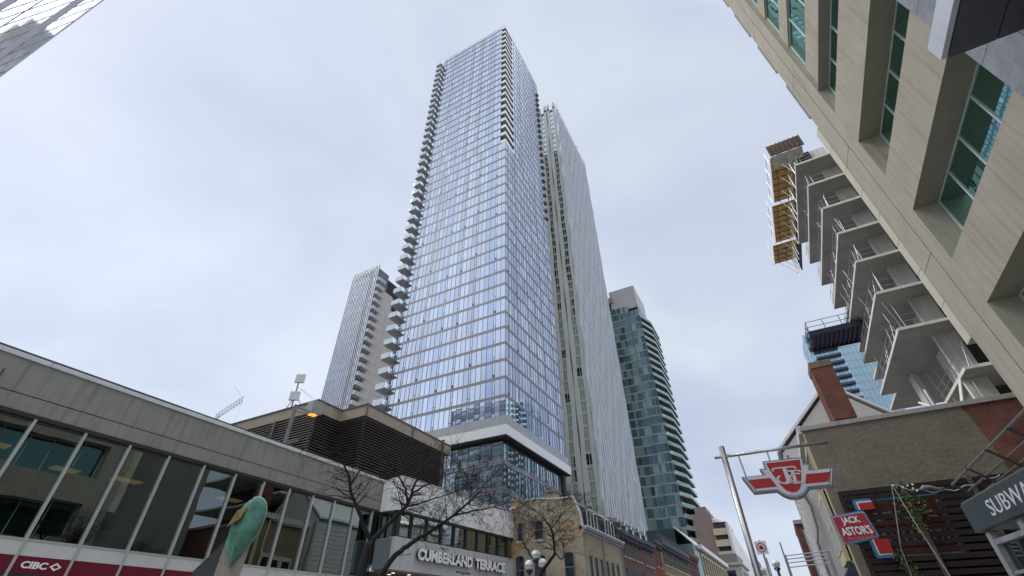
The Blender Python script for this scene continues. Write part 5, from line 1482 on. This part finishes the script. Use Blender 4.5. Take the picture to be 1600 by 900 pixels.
def tree(label, D, trunk, limbs, group=None):
    """trunk: list of (px, py, r); limbs: list of (list of (px, py, r, depth offset), twig depth)"""
    b0 = at(*trunk[0][:2], D); base = (b0.x, b0.y, 0)
    t = thing('bare_tree', label, 'tree', base, 'bare street trees')
    m = MB(); pts = [Vector((b0.x, b0.y, .1))] + [at(x, y, D) for x, y, r in trunk]; rs = [trunk[0][2] * 1.25] + [r for x, y, r in trunk]
    m.tube(pts, rs, 12); m.build('trunk', M['bark'], t, smooth=True)
    c = MB()
    for L, dep in limbs:
        P = [at(x, y, D + o) for x, y, r, o in L]; R = [q[2] * .82 for q in L]
        # smooth the hand-placed limb
        sp, sr = [], []
        for i in range(len(P) - 1):
            for s in (0, .34, .67): 
                w = P[i].lerp(P[i + 1], s) + Vector((random.gauss(0, .012), random.gauss(0, .012), random.gauss(0, .012)))
                sp.append(w if s else P[i]); sr.append(R[i] + (R[i + 1] - R[i]) * s)
        sp.append(P[-1]); sr.append(R[-1]); c.tube(sp, sr, 8, 0, cap=False)
        end = (sp[-1] - sp[-3]).normalized()
        for _ in range(2): branch(c, sp[-1], end + Vector((random.gauss(0, .35), random.gauss(0, .35), random.gauss(0, .25))), sr[-1], random.uniform(.5, .8), dep, .02)
        n = len(sp)
        for i in range(n // 3, n):
            for _ in range(2 if random.random() < .6 else 3):
                ax = Vector((random.gauss(0, 1), random.gauss(0, 1), random.gauss(.2, 1))).normalized(); dirn = (sp[min(i + 1, n - 1)] - sp[i - 1]).normalized()
                branch(c, sp[i], (dirn * .5 + (ax - dirn * ax.dot(dirn)).normalized()), max(sr[i] * random.uniform(.2, .45), .006), random.uniform(.3, .85), dep - 1, .015)
    c.build('branches', M['bark'], t, smooth=True)
    return t
tree('dark forked bare tree before the ribbon windows and the pale retail front', 15.0,
     [(560, 930, .14), (566, 890, .125), (574, 858, .115), (581, 845, .11)],
     [([(580, 848, .085, 0), (566, 815, .07, -.1), (556, 790, .06, -.2), (548, 768, .055, -.2), (546, 745, .045, -.3), (536, 722, .03, -.4), (524, 704, .018, -.5)], 3),
      ([(547, 758, .04, -.2), (560, 738, .028, -.1), (578, 722, .018, .1), (590, 714, .012, .2)], 3),
      ([(581, 845, .09, 0), (598, 828, .085, .1), (618, 808, .08, .2), (634, 792, .07, .2), (643, 775, .055, .2), (650, 752, .04, .3), (660, 735, .026, .3), (672, 722, .015, .3)], 4),
      ([(637, 785, .045, .2), (634, 762, .034, .3), (622, 742, .024, .4), (612, 728, .014, .5)], 3),
      ([(645, 770, .04, .2), (668, 757, .03, .0), (690, 745, .02, -.1), (716, 736, .012, -.1)], 4),
      ([(634, 792, .04, .2), (660, 785, .03, 0), (690, 776, .02, -.1), (712, 768, .011, -.2)], 3)])
tree('leaning bare tree whose limb crosses the pale retail front beside the raised white letters', 14.0,
     [(578, 945, .12), (587, 914, .095), (593, 903, .086)],
     [([(592, 905, .085, 0), (617, 868, .08, 0), (631, 856, .075, .1), (647, 846, .068, .2), (670, 832, .058, .3), (690, 819, .05, .35), (718, 797, .04, .4), (735, 783, .032, .5), (750, 768, .022, .6), (762, 752, .014, .7)], 4),
      ([(706, 807, .035, .4), (742, 797, .026, .3), (772, 792, .018, .2), (800, 800, .01, .1)], 4),
      ([(734, 788, .026, .5), (736, 765, .018, .6), (728, 742, .012, .7)], 3)])
tree('bare curving street tree in front of the buff brick gable, by the triple globe lamp', 17.5,
     [(838, 935, .10), (842, 905, .085), (846, 894, .075)],
     [([(845, 895, .068, 0), (858, 878, .062, 0), (867, 864, .056, 0), (866, 850, .05, .1), (864, 836, .042, .1), (860, 824, .034, .2), (850, 810, .024, .2), (836, 798, .014, .3)], 4),
      ([(861, 828, .03, .1), (870, 815, .022, .1), (882, 800, .015, .2), (894, 790, .01, .2)], 4),
      ([(832, 872, .035, 0), (822, 856, .03, .2), (814, 842, .024, .2), (808, 828, .016, .3)], 3),
      ([(866, 862, .035, 0), (877, 874, .026, -.1), (881, 868, .018, -.2), (880, 852, .012, -.2)], 3)])

# ================================================================== SKY, SUN, CAMERA
def sky_and_light():
    w = bpy.data.worlds.new('World'); S.world = w; w.use_nodes = True
    t = w.node_tree; t.nodes.clear(); L = t.links.new
    out = nd(t, 'ShaderNodeOutputWorld')
    SUN_AZ, SUN_EL = -112, 46                       # degrees from the street direction (negative = left), height
    sky = nd(t, 'ShaderNodeTexSky', sky_type='NISHITA'); sky.sun_disc = False; sky.sun_elevation = RAD(SUN_EL); sky.sun_rotation = RAD(SUN_AZ)
    b1 = nd(t, 'ShaderNodeBackground'); b1.inputs[1].default_value = .10; L(sky.outputs[0], b1.inputs[0])
    tc = nd(t, 'ShaderNodeTexCoord')
    sx = nd(t, 'ShaderNodeSeparateXYZ'); L(tc.outputs['Generated'], sx.inputs[0])
    # flatten the dome so that cloud sheets foreshorten towards the horizon
    zz = nd(t, 'ShaderNodeMath', operation='ADD'); L(sx.outputs[2], zz.inputs[0]); zz.inputs[1].default_value = .35
    zm = nd(t, 'ShaderNodeMath', operation='MAXIMUM'); L(zz.outputs[0], zm.inputs[0]); zm.inputs[1].default_value = .08
    dx = nd(t, 'ShaderNodeMath', operation='DIVIDE'); L(sx.outputs[0], dx.inputs[0]); L(zm.outputs[0], dx.inputs[1])
    dy = nd(t, 'ShaderNodeMath', operation='DIVIDE'); L(sx.outputs[1], dy.inputs[0]); L(zm.outputs[0], dy.inputs[1])
    cb = nd(t, 'ShaderNodeCombineXYZ'); L(dx.outputs[0], cb.inputs[0]); L(dy.outputs[0], cb.inputs[1]); cb.inputs[2].default_value = 3.7
    n1 = nd(t, 'ShaderNodeTexNoise'); n1.inputs['Scale'].default_value = 1.5; n1.inputs['Detail'].default_value = 5; n1.inputs['Roughness'].default_value = .5; n1.inputs['Distortion'].default_value = .35
    L(cb.outputs[0], n1.inputs['Vector'])
    cr = nd(t, 'ShaderNodeValToRGB'); L(n1.outputs[0], cr.inputs[0])
    cr.color_ramp.elements[0].position = .33; cr.color_ramp.elements[0].color = (.335, .38, .495, 1)
    cr.color_ramp.elements[1].position = .70; cr.color_ramp.elements[1].color = (.525, .57, .635, 1)
    e = cr.color_ramp.elements.new(.5); e.color = (.42, .465, .57, 1)
    # bright patch added to the unseen eastern sky, lifting east and south walls
    a, el = RAD(112), RAD(48)
    dp = nd(t, 'ShaderNodeVectorMath', operation='DOT_PRODUCT'); L(tc.outputs['Generated'], dp.inputs[0]); dp.inputs[1].default_value = (math.sin(a) * math.cos(el), math.cos(a) * math.cos(el), math.sin(el))
    m1 = nd(t, 'ShaderNodeMapRange', interpolation_type='SMOOTHSTEP'); L(dp.outputs['Value'], m1.inputs[0]); m1.inputs[1].default_value = .62; m1.inputs[2].default_value = 1.0; m1.inputs[3].default_value = 0; m1.inputs[4].default_value = 4.0
    mx = nd(t, 'ShaderNodeMix', data_type='RGBA', blend_type='ADD'); mx.inputs[0].default_value = 1; L(cr.outputs[0], mx.inputs[6])
    gl = nd(t, 'ShaderNodeMix', data_type='RGBA'); L(m1.outputs[0], gl.inputs[0]); gl.inputs[6].default_value = (0, 0, 0, 1); gl.inputs[7].default_value = (1, 1, .98, 1); L(gl.outputs[2], mx.inputs[7])
    b2 = nd(t, 'ShaderNodeBackground'); b2.inputs[1].default_value = 1.0; L(mx.outputs[2], b2.inputs[0])
    ms = nd(t, 'ShaderNodeMixShader'); ms.inputs[0].default_value = .9; L(b1.outputs[0], ms.inputs[1]); L(b2.outputs[0], ms.inputs[2]); L(ms.outputs[0], out.inputs[0])
    # thin bright haze low in the west
    a, el = RAD(-95), RAD(18)
    d2 = nd(t, 'ShaderNodeVectorMath', operation='DOT_PRODUCT'); L(tc.outputs['Generated'], d2.inputs[0]); d2.inputs[1].default_value = (math.sin(a) * math.cos(el), math.cos(a) * math.cos(el), math.sin(el))
    m2 = nd(t, 'ShaderNodeMapRange', interpolation_type='SMOOTHSTEP'); L(d2.outputs['Value'], m2.inputs[0]); m2.inputs[1].default_value = .45; m2.inputs[2].default_value = 1.0; m2.inputs[3].default_value = 0; m2.inputs[4].default_value = .13
    g2 = nd(t, 'ShaderNodeMix', data_type='RGBA'); L(m2.outputs[0], g2.inputs[0]); g2.inputs[6].default_value = (0, 0, 0, 1); g2.inputs[7].default_value = (1, 1, .92, 1)
    x2 = nd(t, 'ShaderNodeMix', data_type='RGBA', blend_type='ADD'); x2.inputs[0].default_value = 1; L(mx.outputs[2], x2.inputs[6]); L(g2.outputs[2], x2.inputs[7]); L(x2.outputs[2], b2.inputs[0])
    ld = bpy.data.lights.new('sun', 'SUN'); ld.energy = 1.5; ld.angle = RAD(30); ld.color = (1, .96, .9)
    lo = bpy.data.objects.new('sun', ld); COL.objects.link(lo)
    a, el = RAD(SUN_AZ), RAD(SUN_EL); v = Vector((math.sin(a) * math.cos(el), math.cos(a) * math.cos(el), math.sin(el)))
    lo.rotation_euler = v.to_track_quat('Z', 'Y').to_euler(); lo.location = (-60, 0, 120)
sky_and_light()

cd = bpy.data.cameras.new('camera'); cd.sensor_width = 36; cd.lens = 36 * FPX / 1600; cd.clip_start = .05; cd.clip_end = 8000
co = bpy.data.objects.new('camera', cd); COL.objects.link(co)
co.matrix_world = Matrix(((CAM[0][0], CAM[0][1], CAM[0][2], 0), (CAM[1][0], CAM[1][1], CAM[1][2], 0), (CAM[2][0], CAM[2][1], CAM[2][2], H), (0, 0, 0, 1)))
S.camera = co
S.view_settings.view_transform = 'Standard'; S.view_settings.look = 'None'; S.view_settings.exposure = .56; S.view_settings.gamma = 1
S.render.engine = 'CYCLES'; S.cycles.use_denoising = True; S.cycles.max_bounces = 8; S.cycles.transparent_max_bounces = 12; S.cycles.sample_clamp_indirect = 6
